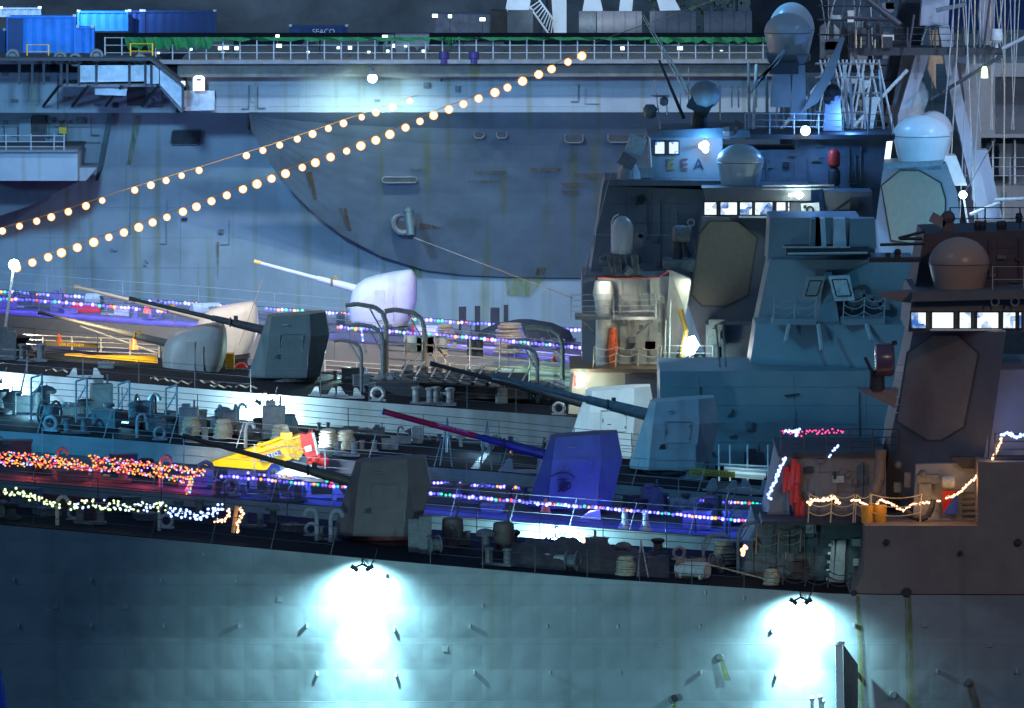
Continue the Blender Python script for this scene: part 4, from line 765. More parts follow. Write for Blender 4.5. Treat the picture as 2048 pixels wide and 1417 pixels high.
# --- ship A (near right)
M_brn = mat('brown_lit_superstructure', (.20, .165, .15), .55, var=.12, scale=1, bump=.15, streak=.3, streakcol=(.12, .08, .05))  # brown of the sodium light is put into this base colour
flat(A, 'deckhouse_side', [(1730, 1052), (1955, 1052), (1956, 925), (2110, 925), (2110, 1192), (1696, 1189), (1712, 1176), (1724, 1156), (1729, 1120)], 350.1, 13, M_brn)
flat(A, 'breakwater_front', [(1512, 1046), (1732, 1046), (1728, 1190), (1478, 1168)], 354.5, 8, mat('dark_teal_recess', (.10, .13, .14), .7, var=.3, scale=2))
for x0, x1 in ((1664, 1670), (1674, 1692)): flat(A, 'door_frame', [(x0, 1082), (x1, 1081), (x1-4, 1166), (x0-8, 1166)], 354.2, .3, M_lt)
for i in range(5): A.part('door_dog', MB().box(P(1660-i*1.2, 1090+i*17, 354.1), (.12, .15, .1)), M_white)
lamp('door_lamp', P(1680, 1070, 352.0), P(1678, 1130, 354.3), (.7, 1, 1), 26, 40, .6, .05)
for (x, y) in ((1712, 1085), (1715, 1124)): A.part('side_fitting', MB().box(P(x, y, 354.2), (.35, .3, .3)), M_lt)
flat(A, 'upper_deckhouse', [(1560, 913), (1772, 913), (1772, 1047), (1532, 1047)], 355, 7, M_brn)
fac(A, 'deckhouse_bevel', [(1562, 913), (1574, 913), (1580, 1046), (1527, 1046)], (1580, 354.7), (1527, 357), M_sup, .8)
flat(A, 'deckhouse_coaming', [(1556, 905), (1772, 905), (1772, 914), (1556, 914)], 354.8, 7, M_dark)
flat(A, 'deck_ledge', [(1525, 1043), (1735, 1043), (1735, 1050), (1522, 1050)], 352.2, 4, M_dark)
for i, (x, y) in enumerate(((1588, 945), (1585, 985), (1596, 1020), (1572, 960))): A.part('red_pipe_run', MB().tube(P(x, y-26, 354.6), P(x-3, y+26, 354.5), .16, .1, 8).tube(P(x+9, y-16, 354.6), P(x+7, y+22, 354.5), .1, .14, 8), M_red, smooth=True)
flat(A, 'wall_placard', [(1665, 952), (1688, 952), (1688, 966), (1665, 966)], 354.9, .1, M_lt); flat(A, 'wall_placard', [(1612, 1048), (1632, 1048), (1632, 1067), (1612, 1067)], 354.0, .1, M_lt)
A.part('round_hatch', MB().lathe(P(1645, 975, 354.95), [(.6, -.05), (.55, .0)], 24, 'Y'), M_brn)
M_main = mat('main_block_paint', (.15, .135, .135), .55, var=.1, scale=1)
X1, X2 = (1962, 352.6), (1775, 356.6)
fac(A, 'main_block', [(1826, 664), (2012, 664), (1958, 1050), (1762, 1050), (1782, 870)], X1, X2, M_main, 6)
fac(A, 'radar_face', [(1867, 672), (1915, 672), (1955, 709), (1927, 853), (1882, 880), (1855, 880), (1795, 842), (1817, 707)], X1, X2, M_spy, .3, -.1)
fac(A, 'radar_face_edge', [(1864, 669), (1918, 669), (1959, 707), (1930, 856), (1883, 884), (1853, 884), (1791, 844), (1813, 705)], X1, X2, mat('radar_edge', (.10, .095, .09), .6), .3, -.05)
flat(A, 'side_block', [(1996, 740), (2110, 740), (2110, 921), (1966, 930)], 352.3, 8, mat('violet_lit_grey', (.26, .26, .31), .5, var=.1))  # purple-blue light on this wall is put into its colour
flat(A, 'bridge_wing_ledge', [(1990, 917), (2110, 917), (2110, 926), (1990, 926)], 350.9, 2, M_dark)
flat(A, 'bridge_house', [(1824, 596), (2110, 590), (2110, 664), (1816, 664)], 352.8, 7, M_dark if False else mat('bridge_paint', (.12, .12, .13), .5, var=.15))
flat(A, 'bridge_eave', [(1828, 586), (2110, 580), (2110, 597), (1824, 604)], 352.2, 8, mat('bridge_paint', (.1, .1, .1)))
flat(A, 'bridge_wing', [(1752, 588), (1832, 584), (1830, 608), (1778, 600)], 353.5, 1.4, M_brn)
for i, (x0, x1) in enumerate(((1821, 1853), (1863, 1908), (1918, 1943), (1953, 1998), (2005, 2032), (2037, 2044))): window(A, x0, x1, 624, 658, 352.7, PANE, 2 if i == 0 else 0)
flat(A, 'window_sill', [(1860, 659), (2005, 659), (2005, 662), (1860, 662)], 352.5, .3, M_white)
for x in (1990, 2030): A.part('porthole', MB().torus(P(x, 604, 352.1), .16, .04, 14, 5), M_mid)
flat(A, 'pilot_house', [(1848, 468), (2110, 460), (2110, 590), (1828, 590)], 356, 6, mat('dark_maroon_paint', (.09, .06, .065), .6, var=.25, scale=1))
radome(A, 1918, 474, 527, 586, 61, 47, 354.4, mat('brown_lit_radome', (.36, .24, .18), .33, var=.05))
A.rail(0, 0, 0, .95, 1.6, 2, M_raild, base=((1900, 462, 357), (2110, 462, 357)), r=.03); A.rail(0, 0, 0, 1.1, 1.6, 2, M_rail, base=((1985, 588, 353.2), (2110, 588, 353.2)), r=.022)
g_ = MB().ball(P(1896, 436, 357), .3, 12).box(P(1896, 452, 357), (.45, .4, .5)).tube(P(1896, 468, 357), P(1896, 440, 357), .12); A.part('gun_director', g_, mat('brown_gear', (.16, .10, .09), .6, var=.3))
A.part('director_box', MB().box(P(1876, 441, 357), (.65, .4, .4), ry=.5), mat('salmon_panel', (.34, .24, .22), .6))
for (x, y) in ((2038, 440), (1955, 456), (1965, 457), (2000, 456), (2006, 456)): A.part('roof_fitting', MB().lathe(P(x, y+6, 357), [(.12, 0), (.16, .25), (.1, .4)], 10), M_dark)
for a_, b_ in (((1797, 477), (1850, 463)), ((1800, 478), (1845, 478)), ((1760, 490), (1850, 488)), ((1755, 588), (1836, 588))): A.part('yard_spar', MB().tube(P(*a_, 355), P(*b_, 355), .07, n=6), M_dark)
A.part('yard_platform', MB().pp([(1738, 517), (1842, 517), (1842, 525), (1738, 525)], 355.2, .8), M_dark); A.part('yard_sensor', MB().ball(P(1795, 505, 355.4), .15).box(P(1776, 512, 355.4), (.2, .2, .25)).lathe(P(1795, 517, 355.4), [(.16, 0), (.08, .2)], 10), M_dark)
# searchlight drum on its bracket
c = P(1767, 720, 353.2); dr = A.part('searchlight', MB().lathe(c, [(.5, -.35), (.66, -.3), (.68, .3), (.6, .42), (.2, .46)], 26, 'X', 1, 1), mat('dark_violet_gloss', (.10, .07, .12), .25, var=.1), smooth=True)
dr.rotation_euler = (0, 0, 0)
A.part('searchlight_yoke', MB().tube(P(1754, 782, 353.4), P(1754, 742, 353.4), .32, .3, 12).path([P(1746, 748, 353), P(1730, 715, 353)], .08).path([P(1790, 690, 353.4), P(1788, 682, 353.4)], .12), M_dark)
A.part('support_bracket', MB().pp([(1717, 780), (1797, 780), (1790, 817)], 353.2, 1.2), M_brn)
for i in range(7): A.part('rung', MB().tube(P(1797-i*1.5, 730+i*16, 353), P(1806-i*1.5, 730+i*16, 353), .02, n=5), M_rail)
# side equipment niche
flat(A, 'niche_wall', [(1832, 930), (1957, 925), (1957, 1048), (1826, 1048)], 352.45, .5, mat('warm_lit_niche', (.36, .34, .31), .55, var=.15))  # warm-lit patch of the main front, its light put into a paler colour
flat(A, 'niche_lintel', [(1900, 915), (1950, 915), (1950, 938), (1925, 938)], 352.2, .5, M_dark)
A.part('equipment_drum', MB().lathe(P(1884, 964, 351.9), [(.22, 0), (.26, .1), (.26, .5)], 18, 'X'), M_lt, smooth=True)
A.part('pump_unit', MB().box(P(1855, 958, 352), (.9, .4, .35)).box(P(1850, 980, 352), (.5, .4, .6)).ball(P(1845, 948, 351.9), .18).tube(P(1836, 948, 351.9), P(1880, 955, 351.9), .06), M_mid)
A.part('vertical_pipe', MB().path([P(1762, 900, 353.5), P(1758, 960, 353.5), P(1750, 985, 353.5)], .24, 10), mat('scorched_pipe', (.2, .15, .12), .5, var=.3), smooth=True)
hz = [P(1810, 1022, 351.6), P(1825, 1034, 351.5), P(1842, 1039, 351.5), P(1855, 1034, 351.5), P(1863, 1018, 351.5), P(1867, 1000, 351.6)]
A.part('black_hose', MB().path(hz, .12, 10), M_dark, smooth=True)
for i in range(5): flat(A, 'vent_louvre', [(1925, 985+i*11), (1950, 984+i*11), (1950, 987+i*11), (1925, 988+i*11)], 352.3, .2, M_mid)
pl = single('flag_placard', MB().pp([(1885, 982), (1917, 982), (1886, 1028)], 352.1, .08), M_red, 'red and blue diagonal placard beside the amber bulbs', 'placard'); pl2 = link(bpy.data.objects.new('blue_half', mesh('blue_half', MB().pp([(1917, 982), (1916, 1029), (1886, 1028)], 352.1, .08), mat('placard_blue', (.04, .10, .45), .5, var=.05), Vector(pl.location)))); pl2.parent = pl
A.part('niche_fitting', MB().box(P(1815, 960, 353), (.25, .2, .6)).box(P(1840, 1005, 353), (.2, .2, .3)).box(P(1795, 975, 353.5), (.3, .2, .4)).ball(P(1797, 930, 353.5), .16), M_mid)
for x in (1735, 1760): single('deck_bucket', MB().lathe(P(x, 1046, 351.6), [(.24, 0), (.28, .7), (.24, .72)], 14), mat('amber_bucket', (.6, .3, .04), .5), ['amber bucket at the corner of the near deckhouse ledge', 'second bucket beside the amber one'][x > 1740], 'bucket', smooth=True)
chainrail(A, 1616, 1706, 1045, 1046, 351.9, 1.15, .9, M_rope); chainrail(A, 1710, 1738, 1046, 1046, 351.9, 1.15, .8, M_rope); chainrail(A, 1740, 1840, 1046, 1046, 351.4, 1.15, 2, M_rope)
chainrail(A, 1512, 1600, 1108, 1104, 352.6, 1.2, .85, mat('dim_rope', (.2, .17, .13), .9)); chainrail(A, 1565, 1700, 1170, 1180, 350.5, .7, 1, M_raild)
A.rail(0, 0, 0, 1.05, 1.0, 4, M_raild, base=((1562, 910, 354.9), (1745, 910, 354.9)), r=.025); A.rail(0, 0, 0, 1.0, 1.5, 3, M_raild, base=((1745, 908, 356), (1795, 908, 356)), r=.03)
A.part('mooring_brace', MB().tube(P(1420, 1130, 352), P(1555, 1165, 351), .03), M_rope)
A.rail(0, 0, 0, 1.0, 1.0, 3, M_raild, base=((1990, 917, 351.1), (2110, 917, 351.1)), r=.03)
for (x, y, r_) in ((1773, 1085, .1), (1813, 1186, .16), (1921, 1107, .08), (2036, 1085, .12), (1708, 1187, .1), (1350, 1397, .12)):
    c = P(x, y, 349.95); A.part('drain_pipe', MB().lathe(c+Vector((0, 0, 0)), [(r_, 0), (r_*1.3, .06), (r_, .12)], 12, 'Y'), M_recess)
# hull lugs in rows (they throw long shadows from the floodlights)
lug = gm('hull_lug', MB().box((0, -.06, .0), (.08, .16, .16)), M_lt)
for (x, y) in ((27, 1160), (181, 1160), (321, 1160), (472, 1161), (407, 1108), (36, 1253), (181, 1253), (327, 1253), (478, 1253), (614, 1253), (788, 1260), (940, 1254), (1094, 1254), (1235, 1254), (1399, 1253), (1546, 1262), (1708, 1252), (965, 1212), (770, 1152), (1410, 1185), (1487, 1196), (634, 1350), (792, 1352), (948, 1347), (1100, 1348), (1241, 1348), (1403, 1347), (1553, 1350), (1713, 1347), (1874, 1344), (2034, 1344)):
    p = P(x, y, 350); p.y = 350+1.2*.35*max(0, (A.z(p.x)-p.z)/4); A.ref('hull_lug', lug, p)
for (x, y) in ((1439, 1314), (1935, 1364), (1786, 1390), (1345, 1398)):
    p = P(x, y, 350.4); A.part('discharge_pipe', MB().lathe(p-Vector((0, .15, 0)), [(.14, 0), (.17, .04), (.14, .3)], 14, 'Y'), M_mid, smooth=True)
def astain(pts, m=None): A.part('rust_streak', MB().prism([P(p[0], p[1], 349.97+1.3*max(0, (p[1]-1190)/200*.3)) for p in pts], (0, .02, 0)), m or M_algae)
astain([(1438, 1318), (1446, 1318), (1462, 1362), (1448, 1362)]); astain([(1932, 1364), (1946, 1364), (1962, 1417), (1946, 1417)], M_rust); astain([(1341, 1400), (1350, 1400), (1356, 1440), (1348, 1440)]); astain([(1712, 1192), (1719, 1192), (1730, 1417), (1718, 1417)]); astain([(1810, 1192), (1822, 1192), (1830, 1417), (1812, 1417)])
# white vertical gangway post in front of the hull, pipes below
gp = Thing('fender_frame', 'tall white edged steel fender frame standing against the near hull', 'fender', P(1700, 1500, 348.4))
gp.part('post', MB().pp([(1671, 1289), (1685, 1287), (1690, 1500), (1674, 1500)], 348.3, .35), M_white); gp.part('plate', MB().pp([(1686, 1288, 348.6), (1716, 1330, 350.0), (1716, 1500, 350.2), (1690, 1500, 348.6)], 348.5, .1), M_mid); gp.part('cap', MB().lathe(P(1679, 1289, 348.45), [(.22, 0), (.2, .12), (.05, .16)], 14), M_white)
for i, (x, y) in enumerate(((1624, 1398), (1640, 1395), (1645, 1404))):
    single('pipe_end', MB().tube(P(x, y, 348.8), P(x+2, 1490, 348.8), .08).ball(P(x, y, 348.8), .12), M_white, ['white capped pipe nearest the fender frame pair', 'shorter capped pipe behind the front one', 'thin capped pipe beside the fender frame'][i], 'pipe', smooth=True)
single('blue_hull_fender', MB().tube(P(-10, 1340, 346), P(4, 1440, 346), .25, .3, 12), mat('fender_blue', (.03, .10, .6), .4), 'bright blue rounded fender at the frame corner low down', 'fender', smooth=True)
def hullflood(x, y, Y, power, col=(.40, .85, 1.0), out=1.0, label='', down=4.8, near=.30, wide=0):
    p = P(x, y, Y)+Vector((0, -out, .0)); t = Thing('floodlight', label, 'floodlight', p, 'floodlights hung over the hull edges')
    t.part('arm', MB().tube(p+Vector((0, out, .12)), p, .03).tube(p, p+Vector((-.25, 0, -.12)), .05).tube(p, p+Vector((.25, 0, -.12)), .05), M_dark); t.part('hood', MB().box(p+Vector((-.3, 0, -.16)), (.34, .3, .16), ry=.6).box(p+Vector((.3, 0, -.16)), (.34, .3, .16), ry=-.6), M_dark)
    t.part('cable', MB().path([p+Vector((0, out*.5, .1)), p+Vector((.25, out*.9, -.25)), p+Vector((.5, out, .15)), p+Vector((.6, out+.2, .5))], .025, 5), M_dark)
    for sx in (-.3, .3): t.part('lens', MB().box(p+Vector((sx, 0, -.24)), (.2, .16, .03)), bulbmat('flood_bulb', (1, 1, 1), (.5, 1.0, .9), 18))
    lamp('floodlight', p+Vector((0, 0, -.3)), p+Vector((0, out*1.0, -down)), col, power, 56, 1.0, .15)
    lamp('floodlight', p+Vector((0, 0, -.3)), p+Vector((0, out*1.1, -2.2)), col, power*near, 156, 1.0, .12)
    if wide: glow('floodlight', p+Vector((0, 0, -.5)), col, power*wide, .12)
hullflood(725, 1124, 350, 9000, label='pair of floodlights on the near hull edge under the brown gun')
hullflood(1600, 1190, 350, 6500, label='floodlight on the near hull edge below the dark breakwater')
hullflood(530, 795, 420, 2800, col=(.6, .9, 1), label='floodlight over the hull beneath the teal gun shield', near=.6, wide=.25)
hullflood(-12, 757, 420, 2200, col=(.5, .8, 1), label='floodlight over the pale hull at the frame edge', near=.7, wide=.3)
hullflood(1110, 1070, 369, 1500, label='floodlight above the glare behind the dark tarpaulin', down=2.5, near=1.0, wide=.5)
# bright lamp bulbs with visible glare on hull E
st = Thing('floodlight', 'starry white lamp at the hull edge under the teal gun', 'floodlight', P(530, 794, 419)); st.part('bulb', MB().ball(P(530, 794, 418.9), .14), bulbmat('flood_bulb', (1, 1, 1), (.5, 1, .9), 18)); st.part('socket', MB().box(P(530, 788, 419), (.2, .2, .15)), M_dark)

# --- ship C teal superstructure
flat(C, 'deckhouse', [(1320, 743), (1800, 743), (1800, 1000), (1320, 980)], 398.7, 8, M_sup2)
fac(C, 'sloped_front', [(1512, 650), (1860, 650), (1860, 745), (1498, 745)], (1498, 403.2), (1860, 398.8), M_sup2, 5)
fac(C, 'main_block', [(1540, 520), (1830, 520), (1880, 655), (1512, 655)], (1540, 408.2), (1860, 402.2), M_sup2, 5)
fac(C, 'upper_block', [(1540, 436), (1720, 436), (1745, 525), (1535, 525)], (1540, 409.2), (1745, 406.2), M_sup2, 5)
C.part('ridge_wedge', MB().prism([P(1652, 545, 405.2), P(1664, 545, 405), P(1682, 668, 401.8), P(1628, 668, 401.8)], (0, 2.5, 0)), M_sup2)
C.part('blast_shield', MB().prism([P(1616, 553, 404.2), P(1650, 553, 403.9), P(1638, 601, 403.2), P(1603, 600, 403.5)], (0, .5, 0)), mat('tan_box', (.26, .21, .18), .5, var=.15)); C.part('blast_shield', MB().prism([P(1657, 553, 403.6), P(1699, 551, 403.4), P(1710, 601, 402.8), P(1669, 603, 403)], (0, .5, 0)), M_lt)
for (q) in (((1620, 562), (1644, 562), (1634, 592), (1611, 592)), ((1664, 560), (1694, 559), (1702, 592), (1673, 593))): C.part('shield_rim', MB().path([P(p[0], p[1], 402.9) for p in q+q[:1]], .03, 4), M_dark)
for (x0, x1) in ((1545, 1632), (1684, 1770)):
    C.part('side_platform', MB().pp([(x0, 639), (x1, 638), (x1, 650), (x0, 651)], 400.2, 2), M_sup2); chainrail(C, x0+2, x1-2, 639, 638, 400.3, 1.0, .78, mat('pale_chain', (.34, .36, .36), .6), .22)
for (a_, b_) in (((1578, 650), (1571, 685)), ((1637, 650), (1643, 702)), ((1733, 650), (1743, 682))): C.part('brace', MB().tube(P(*a_, 400.1), P(*b_, 398.9), .1, n=5), M_lt)
for (x0, x1, m) in ((1622, 1640, M_mid), (1632, 1650, mat('bright_panel', (.5, .52, .54), .4)), (1668, 1690, mat('bright_panel', (.5, .5, .5))), (1700, 1750, M_sup2)): C.part('panel_column', MB().pp([(x0, 438), (x1, 438), (x1+3, 498), (x0-2, 500)], 404.8, 1.4), m)
C.part('column_platform', MB().pp([(1572, 498), (1737, 496), (1737, 505), (1640, 512), (1572, 512)], 404, 3), M_dark); C.part('platform_rail', MB().tube(P(1565, 495, 403.8), P(1700, 495, 403.8), .04).tube(P(1575, 508, 403.7), P(1735, 506, 403.7), .06), M_lt)
C.part('wall_marking', MB().pp([(1568, 791), (1598, 787), (1600, 790), (1572, 795)], 398.6, .1), M_dark)
for i in range(4): C.part('deck_box', MB().box(P(1720+i*16, 588+i*8, 403.2), (.5, .4, .35)), M_mid)
C.part('ladder', MB().tube(P(1432, 650, 398.2), P(1440, 735, 398.2), .05).tube(P(1446, 650, 398.2), P(1452, 735, 398.2), .05), M_mid)
# --- ship E superstructure with the domed close-in gun
M_lits = mat('lit_bulwark_paint', (.42, .42, .38), .5, var=.14, scale=2, streak=.3, streakcol=(.2, .16, .1))  # bright lamplight on the screen is put into this paler colour
M_Eb = mat('blue_grey_superstructure', (.16, .175, .20), .55, var=.1, scale=1.5, streak=.15)
flat(E, 'deckhouse', [(1148, 745), (1426, 743), (1426, 880), (1130, 880)], 421.5, 8, mat('beige_deckhouse', (.36, .33, .25), .6, var=.15))
flat(E, 'deckhouse_recess', [(1250, 748), (1340, 748), (1340, 800), (1250, 800)], 421.3, .3, mat('bridge_paint', (.1, .1, .1)))
flat(E, 'deckhouse_ledge', [(1140, 738), (1512, 738), (1512, 745), (1140, 746)], 420.8, 8, mat('brown_ledge', (.15, .11, .07), .6))
flat(E, 'forward_tower', [(1164, 552), (1230, 552), (1230, 740), (1164, 740)], 424.5, 6, mat('bridge_paint', (.1, .1, .1)) if False else M_Eb)
flat(E, 'screen_back', [(1196, 556), (1350, 553), (1368, 600), (1345, 738), (1190, 738)], 423.5, 4, M_lits)
E.part('screen_wing', MB().prism([P(1339, 541, 422.6), P(1381, 558, 421.8), P(1372, 624, 421.8), P(1347, 738, 422.4), P(1326, 738, 423.4), P(1335, 620, 423.4)], (0, .3, 0)), M_lits)
E.part('screen_column', MB().lathe(P(1207, 634, 422.9), [(.35, 0), (.42, .7), (.52, 1.15), (.42, 1.75)], 20), M_lits, smooth=True); E.part('screen_column', MB().tube(P(1207, 738, 422.9), P(1207, 636, 422.9), .38, n=18), M_lits, smooth=True)
E.part('red_rim', MB().path([P(1193, 554, 422.4), P(1230, 556, 422.4), P(1300, 556, 422.4), P(1320, 553, 422.3), P(1339, 541, 422.2)], .045, 6), M_red)
E.part('screen_rim', MB().path([P(1339, 541, 422.2), P(1381, 558, 421.6), P(1372, 624, 421.6)], .04, 6), M_lt)
for x in (1240, 1270, 1300): flat(E, 'screen_rib', [(x, 560), (x+4, 560), (x+4, 738), (x, 738)], 423.3, .2, M_lits)
flat(E, 'gun_platform', [(1150, 634), (1312, 634), (1312, 640), (1150, 640)], 421.5, 2.5, M_mid)
E.rail(0, 0, 0, 1.15, 1.9, 4, M_rail, base=((1142, 638, 421.5), (1312, 636, 421.5)), r=.025); E.part('platform_brace', MB().tube(P(1165, 641, 421.7), P(1188, 668, 423), .05).tube(P(1305, 641, 421.7), P(1275, 668, 423), .05), M_mid)
chainrail(E, 1186, 1320, 737, 737, 421, 1.05, .95, M_rope); E.rail(0, 0, 0, 1.1, 1.2, 3, M_rail, base=((1315, 737, 421), (1425, 738, 421)), r=.02)
E.part('ladder', MB().tube(P(1338, 737, 421.6), P(1341, 600, 421.6), .05).tube(P(1329, 737, 421.6), P(1332, 640, 421.6), .03), M_lt)
c = P(1245, 508, 424); k = 424/F
E.part('close_in_gun_dome', MB().lathe(c, [(19*k, 0), (20.5*k, 5*k), (21*k, 30*k), (22*k, 48*k)]+[(max(.01, 22*k*math.cos(a)), 48*k+28*k*math.sin(a)) for a in [math.pi/2*i/9 for i in range(1, 10)]], 30), M_dome, smooth=True)
E.part('dome_strap', MB().path([P(1223, 506, 423.3), P(1223, 445, 423.3), P(1228, 434, 423.4), P(1237, 429, 423.7)], .035), M_railw)
cg = E.part('gun_carriage', MB().box(P(1245, 520, 424), (1.5, .9, .55)).box(P(1245, 540, 424), (1.9, 1.0, .4)).tube(P(1215, 512, 423.8), P(1200, 522, 423.6), .14).tube(P(1250, 548, 423.3), P(1262, 535, 423.2), .2), mat('dark_teal_gear', (.10, .13, .14), .5, var=.5, scale=4)); 
for i in range(6): E.part('carriage_pipe', MB().tube(P(1215+i*12, 510, 423.4), P(1222+i*11, 548, 423.4), .05), M_mid)
E.part('sensor_head', MB().box(P(1276, 476, 424), (.45, .4, .75)).lathe(P(1281, 473, 423.8), [(.1, 0), (.12, .1)], 12, 'Y'), M_mid)
E.part('wire_spreader', MB().tube(P(1178, 470, 424), P(1340, 471, 424), .015), M_rail)
E.part('jackstaff', MB().tube(P(1169, 552, 424), P(1222, 345, 424), .045, .03), M_rail)
flat(E, 'lower_front', [(1206, 372), (1412, 380), (1402, 560), (1366, 560), (1180, 552)], 427.5, 6, M_Eb)
F1, F2 = (1380, 423.5), (1580, 426.5)
fac(E, 'main_block', [(1404, 434), (1576, 434), (1540, 470), (1505, 740), (1420, 740), (1376, 610), (1388, 540)], F1, F2, M_Eb, 6)
fac(E, 'radar_face_edge', [(1417, 441), (1478, 441), (1517, 474), (1499, 592), (1452, 616), (1403, 614), (1381, 591), (1396, 468)], F1, F2, mat('radar_edge', (.1, .1, .1)), .3, -.05)
fac(E, 'radar_face', [(1420, 445), (1475, 445), (1513, 476), (1495, 590), (1450, 612), (1405, 610), (1385, 589), (1400, 470)], F1, F2, mat('tan_radar_face', (.22, .185, .14), .6, var=.1, scale=4), .3, -.1)
flat(E, 'director_shelf', [(1326, 520), (1392, 520), (1388, 545), (1326, 536)], 423.5, 2, mat('dark_teal_gear', (.1, .13, .14)))
E.part('searchlight', MB().lathe(P(1362, 468, 424), [(.3, -.4), (.42, -.3), (.42, .3), (.36, .45)], 20, 'X'), M_mid, smooth=True); E.part('searchlight_yoke', MB().tube(P(1355, 522, 424), P(1355, 480, 424), .25, .2, 12).tube(P(1380, 515, 424), P(1364, 478, 424), .12), M_dark); E.part('horn', MB().torus(P(1382, 446, 424), .16, .04).tube(P(1382, 470, 424), P(1382, 450, 424), .04), M_rail)
flat(E, 'bridge_house', [(1412, 400), (1618, 402), (1618, 436), (1404, 436)], 424.8, 6, M_Eb); flat(E, 'bridge_eave', [(1404, 376), (1622, 376), (1622, 402), (1412, 402)], 424.2, 7, mat('bridge_paint', (.1, .1, .1)))
for i, (x0, x1) in enumerate(((1408, 1434), (1440, 1475), (1479, 1505), (1509, 1546), (1552, 1572), (1575, 1580))): window(E, x0, x1, 404, 431, 424.7, PANE, 0)
flat(E, 'window_sill', [(1478, 432), (1566, 434), (1566, 437), (1478, 436)], 424.5, .3, M_white)
E.part('control_panel', MB().pp([(1602, 408), (1638, 406), (1640, 432), (1604, 434)], 424.4, .3), M_white); E.part('panel_dial', MB().torus(P(1620, 420, 424.3), .15, .05).box(P(1610, 414, 424.3), (.15, .1, .15)), M_dark)
flat(E, 'wing_screen', [(1648, 384), (1745, 384), (1745, 434), (1655, 434)], 425, 3, M_Eb); E.part('wing_gear', MB().box(P(1690, 425, 424.6), (1.2, .4, .3)).lathe(P(1708, 408, 424.6), [(.35, -.2), (.38, .2)], 16, 'X').tube(P(1672, 420, 424.6), P(1700, 400, 424.6), .08), M_dark)
E.part('wing_rail', MB().tube(P(1525, 372, 424), P(1668, 371, 424), .05).tube(P(1525, 379, 424), P(1668, 378, 424), .04), M_lt)
radome(E, 1480, 288, 325, 374, 47, 37, 426)
flat(E, 'upper_house', [(1590, 270), (1775, 272), (1752, 440), (1590, 440)], 429.5, 5, mat('dark_blue_house', (.12, .14, .17), .6, var=.2, scale=1.5)); flat(E, 'upper_house', [(1420, 300), (1592, 300), (1592, 378), (1420, 378)], 429.6, 5, mat('dark_blue_house', (.1, .1, .1)))
flat(E, 'upper_deck_edge', [(1490, 270), (1790, 270), (1790, 279), (1490, 279)], 428.6, 6, M_dark)
flat(E, 'forward_house', [(1300, 272), (1445, 272), (1445, 362), (1300, 362)], 428, 5, mat('sign_board_paint', (.22, .24, .27), .6, var=.1)); flat(E, 'forward_roof', [(1296, 270), (1320, 262), (1440, 256), (1500, 262), (1500, 276), (1300, 276)], 427.2, 6, mat('dark_blue_house', (.1, .1, .1)))
flat(E, 'house_ledge', [(1210, 360), (1460, 362), (1460, 372), (1206, 372)], 426.6, 6, mat('dark_blue_house', (.1, .1, .1)))
E.part('corner_post', MB().tube(P(1299, 276, 427.8), P(1304, 357, 427.8), .045), M_railw)
window(E, 1309, 1330, 283, 309, 427.9, PANEB); window(E, 1337, 1358, 283, 309, 427.9, PANEB)
for (ch, x, m) in (('E', 1342, mat('dull_yellow', (.38, .24, .03), .6)), ('E', 1369, mat('dull_red', (.22, .05, .05), .6)), ('A', 1397, mat('dull_navy', (.03, .04, .08), .6))): text(E, ch, P(x, 330, 427.9), .8, m, name='award_letter')
blu = Thing('floodlight', 'blue white glaring lamp above the painted letters on the upper house', 'floodlight', P(1410, 292, 427)); blu.part('bulb', MB().ball(P(1410, 290, 427.2), .2, 12).ball(P(1404, 292, 427.2), .17).ball(P(1411, 300, 427.2), .16), bulbmat('blue_flood_bulb', (1, 1, 1), (.25, .55, 1), 10)); blu.part('bracket', MB().box(P(1396, 294, 427.4), (.5, .1, .1)), M_dark)
glow('blue_flood', P(1410, 290, 426.6), (.1, .45, 1.0), 130, .2)
b2 = Thing('floodlight', 'small piercing blue white lamp on the upper deck between angled antennas', 'floodlight', P(1611, 262, 428)); b2.part('bulb', MB().ball(P(1611, 262, 428), .24, 14), bulbmat('blue_flood_bulb', (1, 1, 1), (.2, .5, 1), 10)); b2.part('stem', MB().tube(P(1611, 270, 428.1), P(1611, 264, 428.1), .06), M_dark); glow('blue_flood', P(1616, 256, 427.4), (.08, .35, 1.0), 190, .2); glow('blue_flood', P(1700, 235, 431), (.1, .3, 1.0), 160, .2)
b3 = Thing('floodlight', 'white lamp over the lit bridge windows', 'floodlight', P(1598, 392, 423.8)); b3.part('bulb', MB().ball(P(1598, 391, 423.7), .17, 12).box(P(1592, 391, 423.8), (.7, .1, .1)), bulbmat('flood_bulb', (1, 1, 1), (.4, .9, 1), 18)); b3.part('bracket', MB().box(P(1597, 397, 423.9), (.4, .1, .1)), M_dark); glow('bridge_lamp', P(1602, 396, 423.2), (.75, .95, 1), 36, .1)
for (x, y0, y1, m) in ((1668, 298, 335, M_red), (1668, 338, 372, M_dark)): E.part('lantern_housing', MB().lathe(P(x, y1, 428.3), [(.2, 0), (.3, .1), (.3, .7), (.2, .85), (.05, .92)], 16), m, smooth=True)
E.part('porthole', MB().lathe(P(1282, 399, 427.4), [(.2, 0), (.2, .1)], 14, 'Y'), M_recess)
